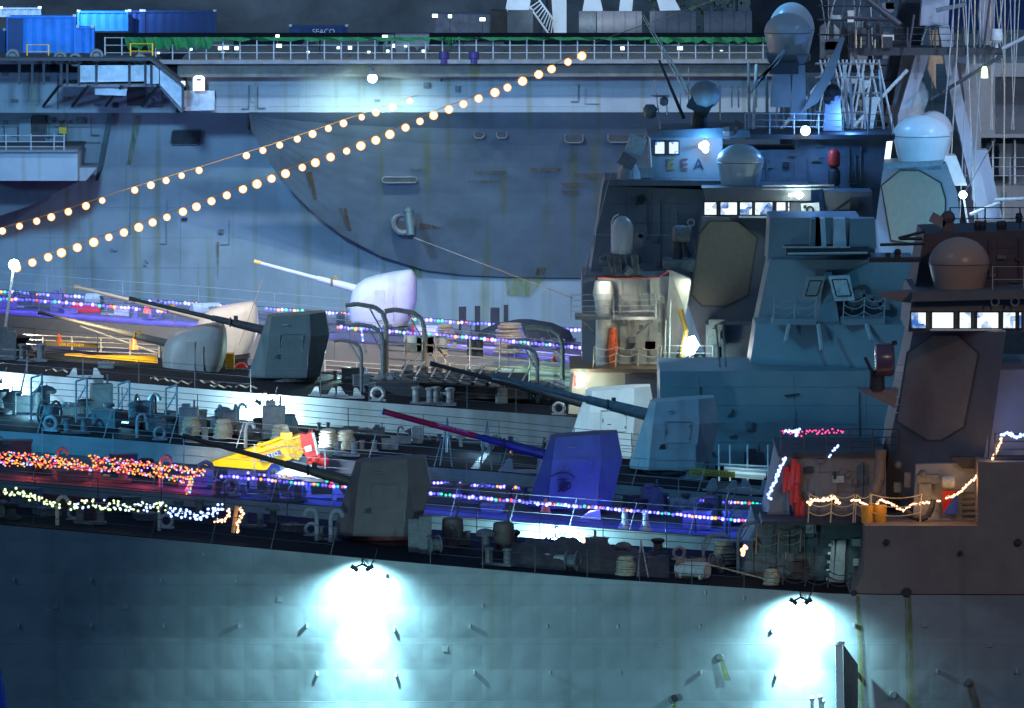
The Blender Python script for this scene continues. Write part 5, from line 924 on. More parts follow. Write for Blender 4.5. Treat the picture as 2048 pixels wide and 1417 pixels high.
# white lamp pair and cabinets on the lit bulwark
lamp('bulwark_lamp', P(1208, 558, 421.7), P(1210, 620, 423), (.95, 1, .92), 60, 110, .6, .06); lamp('bulwark_lamp', P(1372, 560, 421.2), P(1358, 620, 422.6), (.9, 1, .8), 70, 110, .6, .06); glow('bulwark_lamp', P(1280, 640, 420.8), (1, .92, .72), 36, .2)
wl = Thing('work_light', 'white glaring work lamp at the foot of the lit screen', 'lamp', P(1382, 692, 420.6)); wl.part('lamp_head', MB().pp([(1370, 678), (1388, 672), (1398, 690), (1388, 708), (1372, 712), (1368, 694)], 420.5, .2), bulbmat('flood_bulb', (1, 1, 1), (.5, 1, .9), 18)); wl.part('stand', MB().tube(P(1380, 712, 420.6), P(1375, 738, 420.6), .05).tube(P(1384, 712, 420.6), P(1392, 738, 420.6), .05), M_mid); glow('work_lamp', P(1382, 690, 420.2), (.9, 1, .85), 60, .1)
wl = Thing('work_light', 'white glaring lamp beside the pale gun shield at the deckhouse corner', 'lamp', P(1160, 765, 420.6)); wl.part('lamp_head', MB().pp([(1156, 750), (1166, 747), (1172, 760), (1166, 772), (1154, 776)], 420.5, .2), bulbmat('flood_bulb', (1, 1, 1), (.5, 1, .9), 18)); wl.part('clamp', MB().box(P(1150, 762, 420.7), (.15, .2, .5)), M_red); glow('work_lamp', P(1161, 762, 420), (1, .95, .85), 50, .1)
single('gear_rack', MB().tube(P(1226, 700, 422.5), P(1226, 656, 422.5), .26, .14, 12).tube(P(1224, 737, 422.4), P(1226, 700, 422.4), .1, .25, 10), mat('orange_red_cloth', (.75, .10, .02), .7, var=.4, scale=5), 'orange red gear hanging on the lit screen above the chain rail', 'gear', smooth=True)
for (x, y, w_, h_) in ((1265, 680, .3, .3), (1250, 640, .25, .6), (1290, 600, .35, .8), (1305, 610, .15, 1.1), (1325, 600, .2, .3), (1270, 705, .3, .2), (1240, 610, .12, .9), (1282, 655, .2, .2), (1318, 655, .12, .5)): E.part('wall_fitting', MB().box(P(x, y, 423), (w_, .2, h_)), M_mid); E.part('red_case', MB().box(P(1300, 692, 422.6), (.5, .3, .4)), M_red)
E.part('bundle_column', MB().path([P(1362, 738, 421.2), P(1364, 700, 421.3), P(1372, 660, 421.4), P(1360, 620, 421.6)], .13, 8), M_brass, smooth=True)
flat(E, 'side_cabinet', [(1412, 650), (1515, 650), (1512, 740), (1412, 740)], 421.8, 2, mat('dark_blue_house', (.1, .1, .1))); E.part('cabinet_gear', MB().box(P(1434, 664, 421.5), (.8, .4, 1.2)).box(P(1432, 668, 421.2), (.4, .2, .5)).box(P(1442, 655, 421.2), (.3, .2, .3)), M_mid)
E.part('black_hose', MB().path([P(1398, 712, 421), P(1408, 722, 421), P(1418, 734, 421), P(1432, 736, 421), P(1438, 720, 421), P(1438, 695, 421)], .13, 10), M_dark, smooth=True)
# whips and small antennas above the forward house
for (a_, b_, r_, m) in (((1287, 30), (1383, 190), .05, M_railw), ((1284, 32), (1374, 190), .04, M_railw), ((1318, 120), (1368, 238), .09, M_dark), ((1309, 160), (1321, 258), .035, M_railw), ((1333, 158), (1334, 230), .03, M_railw), ((1361, 166), (1361, 215), .035, M_railw), ((1377, 136), (1377, 218), .035, M_railw), ((1303, 192), (1338, 193), .06, M_rail), ((1287, 220), (1318, 218), .07, M_barw), ((1264, 251), (1290, 250), .02, M_rail), ((1384, 230), (1383, 250), .04, M_railw)): E.part('whip_antenna', MB().tube(P(*b_, 428.5), P(*a_, 428.5), r_, r_*.6, 8), m)
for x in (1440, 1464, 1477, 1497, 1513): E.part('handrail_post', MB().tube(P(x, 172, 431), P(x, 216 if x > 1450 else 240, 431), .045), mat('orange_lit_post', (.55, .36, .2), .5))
E.part('dish_housing', MB().lathe(P(1412, 190, 428.4), [(.3, -.75), (.62, -.45), (.72, 0), (.55, .45), (.2, .7)], 20, 'X'), M_sup, smooth=True); E.part('dish_pedestal', MB().box(P(1400, 210, 428.4), (1.1, .8, .8), ry=.5).tube(P(1400, 255, 428.4), P(1400, 215, 428.4), .4, .3, 12), M_dark)
E.part('gun_director', MB().lathe(P(1300, 238, 428.4), [(.12, 0), (.3, .1), (.35, .5), (.2, .7)], 12).lathe(P(1328, 212, 428.4), [(.1, 0), (.2, .1), (.22, .3), (.05, .5)], 12), M_mid, smooth=True)
E.part('countermeasure_box', MB().box(P(1272, 290, 427.6), (.85, .8, .85), ry=.35), M_lt); E.part('countermeasure_box', MB().box(P(1254, 322, 427.4), (.8, .8, .6), ry=.5), M_mid); E.part('launcher_base', MB().lathe(P(1258, 358, 427.5), [(.6, 0), (.55, .4), (.3, .8)], 16).box(P(1282, 345, 427.6), (1.2, .6, .5)), M_sup)
E.part('roof_lump', MB().ball(P(1458, 262, 427.6), .55, 12, .8).box(P(1472, 255, 427.6), (.5, .5, .7), ry=.6), mat('brown_cowl', (.1, .1, .1)))
E.rail(0, 0, 0, 1.0, 1.3, 3, M_rail, base=((1490, 268, 428.6), (1785, 270, 428.6)), r=.025)
# pair of radomes at the top, angled antennas, pedestals
radome(E, 1583, 5, 60, 108, 46, 35, 436); radome(E, 1575, 26, 66, 111, 47, 36, 433)
flat(E, 'radome_pedestal', [(1532, 111), (1617, 111), (1608, 128), (1540, 128)], 431.5, 4, M_Eb)
for i, q in enumerate(([(1500, 190), (1565, 98), (1571, 104), (1556, 128), (1512, 162)], [(1602, 226), (1640, 160), (1684, 72), (1690, 76), (1668, 150), (1636, 206)])): E.part('blade_antenna', MB().pp(q, 430.5, .5), M_sup)
for (x0, x1, y0, y1) in ((1548, 1580, 128, 215), (1652, 1680, 188, 262), (1586, 1610, 130, 240)): E.part('mast_pedestal', MB().pp([(x0, y0), (x1, y0), (x1+4, y1), (x0-6, y1)], 431.5, 1.6), M_sup)
E.part('drive_housing', MB().ball(P(1665, 186, 431), .45, 10).ball(P(1658, 198, 430.8), .3, 10), M_dark); E.part('drive_box', MB().box(P(1568, 136, 431), (1.4, .8, .6)), M_dark)
for i in range(16):
    rr = random.Random(i+90); x = 1500+i*17+rr.uniform(-5, 5); y = rr.uniform(120, 180); E.part('rigging_pole', MB().tube(P(x, y, 434+rr.uniform(0, 4)), P(x+rr.uniform(-10, 10), 262, 434), .05+.03*rr.random()), [M_rail, M_railw, M_mid, M_lt][i % 4])
for i in range(14):
    rr = random.Random(i+60); x = 1640+i*9; E.part('lattice_bar', MB().tube(P(x, 120, 445), P(x+rr.choice((-26, 30)), 262, 445), .06), [M_lt, M_rail][i % 2])
for y in (128, 155, 187, 225): E.part('lattice_bar', MB().tube(P(1630, y, 445), P(1760, y, 445), .07), M_mid)
E.part('mast_house', MB().pp([(1726, 196), (1758, 196), (1745, 262), (1738, 262)], 442, 1), M_lt); E.part('mast_house', MB().pp([(1718, 166), (1738, 162), (1740, 170), (1724, 186)], 443, 1), M_lt)
for i in range(10):
    rr = random.Random(i+10); E.part('shelter_panel', MB().pp([(1640+i*14, 20+rr.uniform(0, 60)), (1652+i*14, 20+rr.uniform(0, 60)), (1652+i*14, 118), (1640+i*14, 118)], 455+rr.uniform(0, 4), .6), [M_mid, M_sup, M_lt, M_recess][i % 4])
# --- ship with bright blue panel behind (G), masts
X1, X2 = (1745, 443), (1925, 438)
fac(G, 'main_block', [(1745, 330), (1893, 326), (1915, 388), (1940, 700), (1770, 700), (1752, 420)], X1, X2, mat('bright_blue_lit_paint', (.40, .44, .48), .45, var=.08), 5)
fac(G, 'radar_face_edge', [(1761, 371), (1799, 340), (1839, 340), (1883, 365), (1893, 398), (1892, 440), (1852, 494), (1780, 484)], X1, X2, mat('radar_edge', (.1, .1, .1)), .3, -.05)
fac(G, 'radar_face', [(1764, 373), (1800, 343), (1838, 343), (1880, 367), (1890, 400), (1888, 440), (1850, 490), (1783, 480)], X1, X2, M_spyg, .3, -.1)
flat(G, 'upper_house', [(1690, 332), (1890, 324), (1880, 330), (1892, 326), (1892, 331), (1690, 345)], 437.5, 5, M_mid)
radome(G, 1866, 222, 266, 316, 40, 30, 446, mat('mauve_radome', (.33, .30, .31), .4, var=.05)); radome(G, 1843, 230, 272, 324, 58, 45, 440, M_dome)
flat(G, 'radome_deck', [(1860, 312), (1912, 312), (1935, 372), (1900, 372)], 445, 2, M_lits)
M_mast = mat('mast_paint', (.30, .32, .36), .5, var=.08, scale=1.5); M_mastd = mat('dark_mast_paint', (.05, .05, .06), .6, var=.2)
flat(G, 'mast_leg', [(1806, -20), (1868, -20), (1798, 262), (1752, 262)], 452, 1.6, M_mastd); flat(G, 'leg_hatch', [(1773, 213), (1783, 211), (1777, 246), (1767, 246)], 451.9, .2, M_lt)
flat(G, 'mast_leg', [(1836, -20), (1900, -20), (1925, 200), (1988, 440), (1960, 700), (1915, 420), (1900, 200), (1878, 56), (1858, 106), (1800, 262), (1772, 262), (1822, 110)], 449, 1.6, M_mast) if False else None
flat(G, 'mast_leg', [(1876, 50), (1898, 50), (1926, 200), (1985, 440), (1958, 440), (1903, 200)], 449, 1.5, M_mast); flat(G, 'mast_leg', [(1846, -20), (1900, -20), (1897, 52), (1840, 52)], 449.5, 1.5, M_mast)
flat(G, 'mast_leg', [(1832, 108), (1860, 108), (1820, 232), (1795, 262), (1796, 232)], 449.5, 1.3, M_mast); flat(G, 'mast_leg', [(1806, 108), (1830, 108), (1798, 262), (1776, 262)], 450.5, 1.3, mat('mauve_mast', (.26, .23, .24), .5))
flat(G, 'mast_leg', [(1965, -20), (1985, -20), (1990, 30), (1980, 96), (1968, 96), (1956, 30)], 455, 1.4, mat('mauve_mast', (.3, .3, .3)))
flat(G, 'mast_leg', [(1945, 300), (1975, 300), (2005, 440), (1972, 440)], 450.5, 1.5, M_mast); flat(G, 'mast_leg', [(1833, 140), (1860, 190), (1845, 235), (1815, 235)], 451, 1, M_white if False else M_lt)
flat(G, 'mast_platform', [(1696, 96), (2004, 96), (2004, 110), (1720, 112), (1704, 104)], 448, 3, M_dark)
G.rail(0, 0, 0, 1.05, 1.3, 3, M_raild, base=((1705, 97, 448), (1925, 97, 448)), r=.03)
for (a_, b_, r_) in (((1860, 200), (2004, 112), .09), ((1735, 0), (1800, 50), .16), ((1690, 36), (1785, 38), .08), ((1708, 108), (1738, 175), .08), ((1980, 0), (1968, 96), .06), ((2004, 98), (2060, 70), .1), ((1828, 30), (1818, 97), .07)): G.part('mast_strut', MB().tube(P(*a_, 447.5), P(*b_, 447.5), r_, n=8), M_mastd if r_ != .1 else M_rail)
G.part('radar_bar', MB().pp([(1872, 18), (1932, 5), (1934, 12), (1874, 26)], 447, .6), mat('dark_teal_gear', (.1, .1, .1))); G.part('lantern_can', MB().lathe(P(1993, 86, 447.5), [(.22, 0), (.34, .15), (.28, .7), (.26, .72)], 16).tube(P(1993, 96, 447.5), P(1993, 84, 447.5), .1), M_lt, smooth=True)
G.part('mast_sensor', MB().ball(P(1736, 50, 447.6), .25).tube(P(1736, 96, 447.6), P(1736, 52, 447.6), .14, .08).box(P(1775, 85, 448), (.5, .5, .55)), M_dark)
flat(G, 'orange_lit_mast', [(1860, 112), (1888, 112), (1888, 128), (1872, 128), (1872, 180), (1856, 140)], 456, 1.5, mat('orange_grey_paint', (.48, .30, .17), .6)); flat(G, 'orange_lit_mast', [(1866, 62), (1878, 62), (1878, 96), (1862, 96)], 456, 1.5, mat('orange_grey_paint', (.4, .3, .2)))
block('far_superstructure', 'pale beige block with dark square openings behind the mast rigging', 'ship part', [(1920, 128), (2110, 126), (2110, 154), (1990, 154), (1990, 268), (2110, 268), (2110, 276), (1962, 276), (1962, 372), (2110, 372), (2110, 640), (1960, 640), (1940, 300), (1930, 200)], 458, 8, mat('beige_grey_paint', (.27, .25, .23), .6, var=.1))
block('hangar_recess', 'dark recessed bay behind the rigging', 'ship part', [(1960, 150), (2110, 150), (2110, 380), (1960, 380)], 461, 4, mat('bridge_paint', (.1, .1, .1)))
for (x, y0, y1, m) in ((2010, 288, 352, M_mid), (1986, 280, 370, M_railw), (2030, 280, 372, M_railw)): single('hangar_fitting', MB().pp([(x-(12 if m is M_mid else 2), y0), (x+(12 if m is M_mid else 2), y0), (x+(12 if m is M_mid else 2), y1), (x-(12 if m is M_mid else 2), y1)], 459.5, .5), m, {2010: 'grey box in the low recess behind rigging', 1986: 'cream post beside the grey box in the recess', 2030: 'cream post past the grey box in the recess'}[x], 'fitting')
fence('rigging_rail', 'pale three wire rail before the low dark recess', 'railing', (1930, 2110), 370, 316, 457, M_rail, sp=44)
for i in range(14):
    rr = random.Random(i+200); x = 1910+i*10; x2 = x+rr.uniform(-26, 34); single('rigging_wire', MB().tube(P(x, -15, 447+i*.3), P(x2, rr.choice((130, 260, 400, 440)), 447+i*.3), .022+.02*rr.random(), n=5), [M_rail, M_rope, M_lt][i % 3], ['thin pale halyard','rope coloured halyard','bright thin halyard','slack grey halyard'][i % 4]+' '+['crossing the dark mast leg','beside the dark mast leg','crossing the pale blue mast leg','beside the pale blue mast leg','touching the mast platform rail','below the radar bar','next to the lantern can','past the yellow green lamp','before the dark hangar bay','before the beige lintel','over the grey recess box','over the three wire rail','near the frame edge','at the very frame edge'][i]+' of the masts', 'wire', 'halyards behind the mast platform')
gl = Thing('signal_lamp', 'yellow green signal lamp hanging below the mast platform end', 'lamp', P(1969, 158, 447)); gl.part('lens', MB().lathe(P(1969, 156, 447), [(.18, 0), (.13, .5), (.08, .58)], 12), bulbmat('yellow_green_lamp', (1, 1, .8), (.3, .9, .1), 3)); gl.part('cap', MB().lathe(P(1969, 136, 447), [(.1, 0), (.05, .12)], 10), M_dark); gl.part('cord', MB().tube(P(1969, 135, 447), P(1968, 105, 447), .02), M_dark)
wlm = Thing('mast_lamp', 'round white lamp on a thin pole before the pale blue mast leg', 'lamp', P(1926, 445, 446)); wlm.part('bulb', MB().ball(P(1926, 390, 446), .2, 14), bulbmat('flood_bulb', (1, 1, 1), (.5, 1, .9), 18)); wlm.part('pole', MB().tube(P(1936, 450, 446), P(1927, 395, 446), .06), M_lt); glow('mast_lamp', P(1926, 390, 445), (.75, .9, 1), 60, .15)
block('lit_doorway', 'narrow white lit doorway frame beside the front blue radome', 'door', [(1774, 284), (1785, 283), (1780, 322), (1764, 324)], 442, .2, mat('lit_doorway', (.8, .8, .8))); 
# guy wires and mooring lines
for (a_, b_, r_, m, lb) in (((P(828, 476, 496)), (P(1145, 596, 422)), .03, M_rope, 'pale mooring line from the far ship down to the gun platform rail'), (P(1186, 86, 430), P(1430, 0, 450), .02, M_rope, 'thin wire carrying on from the bulb string past the tanks'), (P(1866, 498, 440), P(1990, 280, 448), .025, M_mid, 'dark stay crossing the pale radar face'), (P(478, 690, 447), P(525, 560, 447), .02, M_rope, 'fine whip line between the white and teal gun shields'), (P(0, 872, 386), P(30, 906, 370), .04, M_dark, 'dark mooring line on the teal hull'), (P(60, 700, 430), P(-10, 1020, 372), .04, M_dark, 'dark line near the jackstaff')):
    single('mooring_line', MB().tube(a_, b_, r_, n=5), m, lb, 'line')
js = Thing('jackstaff', 'blue white lit jackstaff post carrying the end of the bulb string', 'post', P(-2, 744, 428)); js.part('pole', MB().tube(P(-2, 744, 428), P(28, 530, 428), .09, .06, 10), M_white); js.part('lamp', MB().ball(P(28, 530, 427.8), .27, 14), bulbmat('flood_bulb', (1, 1, 1), (.5, 1, .9), 18)); glow('jackstaff_lamp', P(28, 535, 426), (.65, .8, 1), 60, .2)
bs = block('bow_stand', 'white frame stand at the deck end beside the jackstaff', 'stand', [(6, 672), (18, 668), (24, 688), (18, 692), (8, 700), (4, 690)], 429, .4, M_white)
for i, x in enumerate((20, 34, 44, 58)): single('draped_figure_post', MB().lathe(P(x, 742, 431), [(.2, 0), (.22, .5), (.16, .9), (.2, 1.1), (.08, 1.3)], 12), [M_mid, M_dark, M_lt, M_dark][i], ['grey post like cover nearest the jackstaff', 'dark post like cover second from the jackstaff', 'pale post like cover third from the jackstaff', 'dark post like cover nearest the yellow boom'][i], 'covered post')

# ---------------------------------------------------------------- strings of bulbs
WW = bulbmat('warm_bulb', (1.0, .90, .70), (1.0, .26, .0), 1.5)
cols = {'w': bulbmat('violet_white_bulb', (.62, .58, 1.0), (.06, .0, 1.0), 0.93), 'b': bulbmat('blue_bulb', (.16, .12, 1.0), (.03, .01, .8), 0.81), 'g': bulbmat('green_bulb', (.05, .85, .5), (.0, .4, .3), 0.68), 'r': bulbmat('red_bulb', (1, .10, .08), (.7, .0, .15), 0.74), 'a': bulbmat('amber_bulb', (1.0, .5, .06), (1.0, .2, .01), 0.87), 'm': bulbmat('magenta_bulb', (1, .2, .8), (.6, 0, .6), 0.74), 'k': bulbmat('pink_bulb', (1, .08, .3), (.9, .0, .2), 0.87),
        'c': bulbmat('cool_bulb', (.85, .95, 1.0), (.08, .25, 1.0), 1.05), 'y': bulbmat('greenish_bulb', (1.0, 1.0, .78), (.45, .75, .15), 0.93), 'o': bulbmat('soft_warm_bulb', (1.0, .9, .7), (1.0, .35, .04), 1.12), 'W': WW}
bm_ = {}
def bulbs(name, label, pts, codes, r, n=None, jit=0., jz=0., wire=None, group='strings of bulbs along the rails', gaps=(), dense=1, sock=False, seed=1, sagn=0, sagd=0., maxp=100):
    rr = random.Random(seed); pts = [Vector(p) for p in pts]; segs = [(b-a).length for a, b in zip(pts, pts[1:])]; T = sum(segs)
    def at(f):
        d = f*T
        for a, b, l in zip(pts, pts[1:], segs):
            if d <= l or b is pts[-1]: q = a.lerp(b, max(0, min(1, d/l))); break
            d -= l
        if sagn: q = q-Vector((0, 0, sagd*abs(math.sin(math.pi*f*sagn))))
        return q
    th = Thing(name, label, 'light string', pts[0], group)
    k = 60 if sagn else max(2, len(pts)*4); th.part('wire', MB().path([at(i/k) for i in range(k+1)], .018, 4), wire or M_raild)
    rest = {}; cnt = 0
    order = [i for i in range(n) if not any(g0 <= i/n <= g1 for g0, g1 in gaps)]
    for i in order:
        f = (i+.5+rr.uniform(-.08, .08))/n; q = at(f)+Vector((rr.uniform(-jit, jit), rr.uniform(-.1, .1), rr.uniform(-jz, jz)-r*.9)); c = codes[rr.randrange(len(codes))] if dense else codes[i % len(codes)]
        s_ = r*rr.uniform(.82, 1.08)*(1 if c in 'wcoyW' else .8)
        if cnt < maxp:
            if c not in bm_: bm_[c] = mesh('bulb', MB().ball(O0, 1.0, 10), cols[c], O0, True)
            th.ref('bulb', bm_[c], q, sc_=s_); cnt += 1
        else: rest.setdefault(c, MB()).ball(q, s_, 8)
    for c, mb in rest.items(): th.part('bulb_mass', mb, cols[c], kind='stuff', smooth=True)
    return th
# two long warm festoons
fp = [P(x, y, 430) for x, y in ((20, 533), (120, 499), (250, 457), (380, 411), (510, 362), (620, 322), (760, 270), (880, 218), (1000, 174), (1110, 128), (1178, 98))]
bulbs('festoon_light_string', 'brighter lower string of large warm white bulbs rising to the crane foot', fp, 'W', .215, 39, wire=mat('lit_cable', (.5, .3, .05), .5), group='warm bulb strings strung high over the bows')
fp = [P(x, y, 446) for x, y in ((-10, 460), (116, 424), (250, 380), (420, 328), (560, 284), (700, 236), (780, 210), (835, 190))]
bulbs('festoon_light_string', 'upper shorter string of warm white bulbs with gaps in it', fp, 'W', .19, 26, wire=mat('lit_cable', (.5, .3, .05), .5), gaps=((.235, .275), (.5, .545)), group='warm bulb strings strung high over the bows')
for f, Y in ((.2, 426), (.5, 426), (.8, 426)): glow('festoon_glow', P(20+f*1158, 533-f*435+6, Y+10), (1, .66, .34), 260, .5)
MC = 'wbbwgbwrbwbgwbba'
bulbs('christmas_light_string', 'coloured bulbs along the upper far rail above the pale rounded gun', [P(x, y, 472) for x, y in ((-10, 579), (250, 596), (500, 612), (700, 625), (900, 640), (1163, 657))], MC, .125, 150, .02, .03, gaps=((.44, .455), (.61, .70)), seed=3)
bulbs('christmas_light_string', 'coloured bulbs along the lower far rail behind the gun barrels', [P(x, y, 457.6) for x, y in ((-10, 594), (60, 596), (250, 612), (500, 636), (690, 652), (900, 668), (1163, 692))], MC, .125, 160, .02, .03, gaps=((.245, .27), (.33, .41), (.43, .58)), seed=4)
bulbs('christmas_light_string', 'short coloured string hanging beside the pedestal of the pale rounded gun', [P(722, 650, 457.5), P(726, 680, 457.5)], 'wbg', .085, 8, seed=5)
bulbs('christmas_light_string', 'coloured bulbs on the upper rail in front of the blue gun shield', [P(x, y, 381) for x, y in ((560, 930), (700, 950), (870, 962), (1000, 970), (1060, 975), (1240, 990), (1400, 998), (1525, 1005))], MC, .095, 130, .02, .03, gaps=((0.0, .315), (.50, .70)), seed=6)
bulbs('christmas_light_string', 'coloured bulbs on the lower rail passing across the blue gun shield', [P(x, y, 368.6) for x, y in ((440, 948), (680, 970), (870, 984), (1000, 996), (1200, 1012), (1400, 1030), (1520, 1041))], MC, .095, 140, .02, .03, gaps=((.23, .385),), seed=7)
bulbs('christmas_light_string', 'coloured bulbs crossing the white draped sheet under the crane boom', [P(x, y, 379) for x, y in ((460, 938), (560, 950), (620, 956), (690, 966))], MC, .085, 22, .02, .03, seed=16, gaps=((.55, .8),))
bulbs('christmas_light_string', 'dense amber and red bulbs on the upper rail at the frame edge', [P(x, y, 369.4) for x, y in ((-10, 908), (80, 912), (165, 925))], 'aaraaragrw', .058, 120, .05, .16, seed=8, maxp=100)
bulbs('christmas_light_string', 'dense amber and red bulbs above the orange crate', [P(x, y, 369.2) for x, y in ((178, 915), (260, 924), (330, 932), (410, 945))], 'aaraaragrw', .058, 170, .05, .15, seed=9)
bulbs('christmas_light_string', 'lower run of dense amber bulbs ending in a drop by the crane foot', [P(x, y, 369.0) for x, y in ((-10, 922), (120, 930), (250, 938), (370, 958), (380, 956))], 'aaraaragrw', .058, 230, .05, .13, seed=10)
bulbs('christmas_light_string', 'hanging cluster of mixed bulbs left of the violet crane foot', [P(386, 950, 368.8), P(374, 984, 368.8)], 'aagwmr', .06, 34, .1, .05, seed=11)
bulbs('icicle_light_string', 'ragged greenish white bulbs on the near rail at the frame edge', [P(x, y, 350.6) for x, y in ((-10, 986), (35, 980), (60, 992), (120, 1012))], 'y', .055, 46, .1, .16, seed=12)
bulbs('icicle_light_string', 'ragged greenish white bulbs along the middle of the near rail', [P(x, y, 350.6) for x, y in ((135, 1012), (180, 1004), (240, 1010), (300, 1012), (334, 1010))], 'yyyc', .055, 84, .08, .19, seed=13)
bulbs('icicle_light_string', 'blue white clustered bulbs beside the warm post', [P(x, y, 350.6) for x, y in ((338, 1022), (370, 1025), (400, 1030), (430, 1018), (445, 1012))], 'c', .06, 60, .1, .18, seed=14)
bulbs('icicle_light_string', 'warm bulbs curling round to the lit wooden post', [P(x, y, 350.6) for x, y in ((430, 1040), (446, 1040), (458, 1028), (456, 1016))], 'o', .055, 18, .05, .06, seed=15)
bulbs('icicle_light_string', 'warm bulbs wound down the short post on the near deck', [P(x, y, 350.8) for x, y in ((478, 1012), (486, 1024), (472, 1050), (478, 1064))], 'o', .06, 18, .06, .03, seed=17)
single('lit_post', MB().tube(P(466, 1066, 351), P(474, 1012, 351), .09), mat('warm_wood', (.5, .3, .12), .6), 'short orange lit post wound with warm bulbs', 'post')
bulbs('rope_light_string', 'blue white bulbs climbing the slanted front of the near deckhouse', [P(x, y, 353.6) for x, y in ((1542, 994), (1536, 990), (1550, 960), (1562, 930), (1572, 912))], 'c', .07, 34, .05, .05, seed=18)
bulbs('rope_light_string', 'pink red bulbs along the top rail of the near deckhouse', [P(x, y, 354.6) for x, y in ((1562, 860), (1600, 866), (1640, 862), (1688, 860))], 'k', .05, 38, .05, .1, seed=19)
bulbs('rope_light_string', 'blue white cluster at the corner of the top rail', [P(x, y, 354.4) for x, y in ((1570, 862), (1598, 858), (1592, 868))], 'c', .06, 22, .06, .05, seed=20)
bulbs('rope_light_string', 'short blue white string slanting under the pink bulbs', [P(x, y, 354.8) for x, y in ((1676, 888), (1664, 902), (1656, 914))], 'c', .06, 9, .04, .03, seed=21)
bulbs('rope_light_string', 'warm white bulbs on the first chain rail section', [P(x, y, 351.7) for x, y in ((1616, 1006), (1625, 998), (1650, 996), (1666, 994), (1680, 1003))], 'o', .06, 36, .05, .07, seed=22)
bulbs('rope_light_string', 'warm white bulbs on the second chain rail section', [P(x, y, 351.7) for x, y in ((1700, 998), (1714, 998), (1740, 1010), (1744, 1020), (1752, 1012), (1758, 998), (1772, 1000), (1806, 1020), (1826, 1006), (1882, 1000))], 'ooo', .055, 66, .03, .04, seed=23)
bulbs('rope_light_string', 'warm bulbs swooping up past the red and blue placard', [P(x, y, 351.2) for x, y in ((1890, 996), (1915, 986), (1945, 958), (1970, 938), (1984, 920), (1998, 890), (2003, 872))], 'ooWo'.replace('W', 'o'), .058, 54, .03, .03, seed=24)
bulbs('rope_light_string', 'blue white bulbs on the rail at the far end of the near ship', [P(x, y, 350.8) for x, y in ((2000, 866), (2020, 864), (2030, 871), (2060, 864))], 'c', .07, 26, .04, .05, seed=25)
bulbs('rope_light_string', 'warm white clump by the dark breakwater edge', [P(x, y, 353) for x, y in ((1492, 1088), (1486, 1098), (1484, 1106))], 'o', .09, 9, .06, .02, seed=26)
bulbs('rope_light_string', 'warm white clump above the floodlit patch behind the tarpaulin', [P(x, y, 362) for x, y in ((1150, 1068), (1166, 1066), (1170, 1080), (1168, 1096))], 'o', .08, 22, .07, .05, seed=27)
single('lit_post', MB().tube(P(1191, 1092, 361), P(1190, 1060, 361), .07), mat('warm_wood', (.5, .3, .12)), 'thin orange lit post beside the warm white clump', 'post')
# the light these strings throw on the decks
VI = (.03, .12, 1.0)
for (x, y, Y, c_, e) in ((100, 596, 460, VI, 70), (300, 612, 460, VI, 70), (550, 640, 460, VI, 70), (860, 662, 460, VI, 90), (1000, 672, 460, VI, 90), (1110, 682, 460, VI, 70), (740, 665, 461, VI, 20),
                        (480, 940, 371, VI, 34), (640, 960, 371, VI, 34), (900, 985, 371, VI, 30), (1020, 990, 371, VI, 30), (1130, 1000, 369, VI, 40), (1210, 1003, 369, VI, 30), (1330, 1010, 372, VI, 36), (1450, 1025, 372, VI, 36),
                        (60, 930, 371, (1, .10, .10), 26), (180, 935, 371, (1, .10, .10), 26), (290, 945, 371, (1, .06, .12), 26), (370, 955, 371, (1, .08, .3), 20),
                        (80, 1005, 350.5, (.8, .9, .3), 5), (240, 1015, 350.5, (.8, .9, .35), 6), (390, 1030, 350.5, (.2, .45, 1), 10), (480, 1040, 350.6, (1, .55, .2), 3),
                        (1548, 965, 353, (.08, .25, 1.0), 12), (1585, 855, 353.5, (.15, .3, 1.0), 5), (1650, 990, 350.9, (1, .5, .18), 6), (1760, 1000, 350.9, (1, .5, .18), 7), (1850, 995, 350.8, (1, .5, .15), 14), (1935, 965, 350.6, (1, .5, .15), 14), (1990, 900, 350.8, (1, .6, .3), 5), (2035, 845, 350.4, (.10, .28, 1.0), 14), (1488, 1095, 352.5, (1, .6, .3), 5), (1168, 1078, 361.5, (1, .85, .6), 5)):
    glow('string_glow', P(x, y, Y), c_, e*(.45 if Y > 455 else .8 if c_ == VI else 1.0), .25)

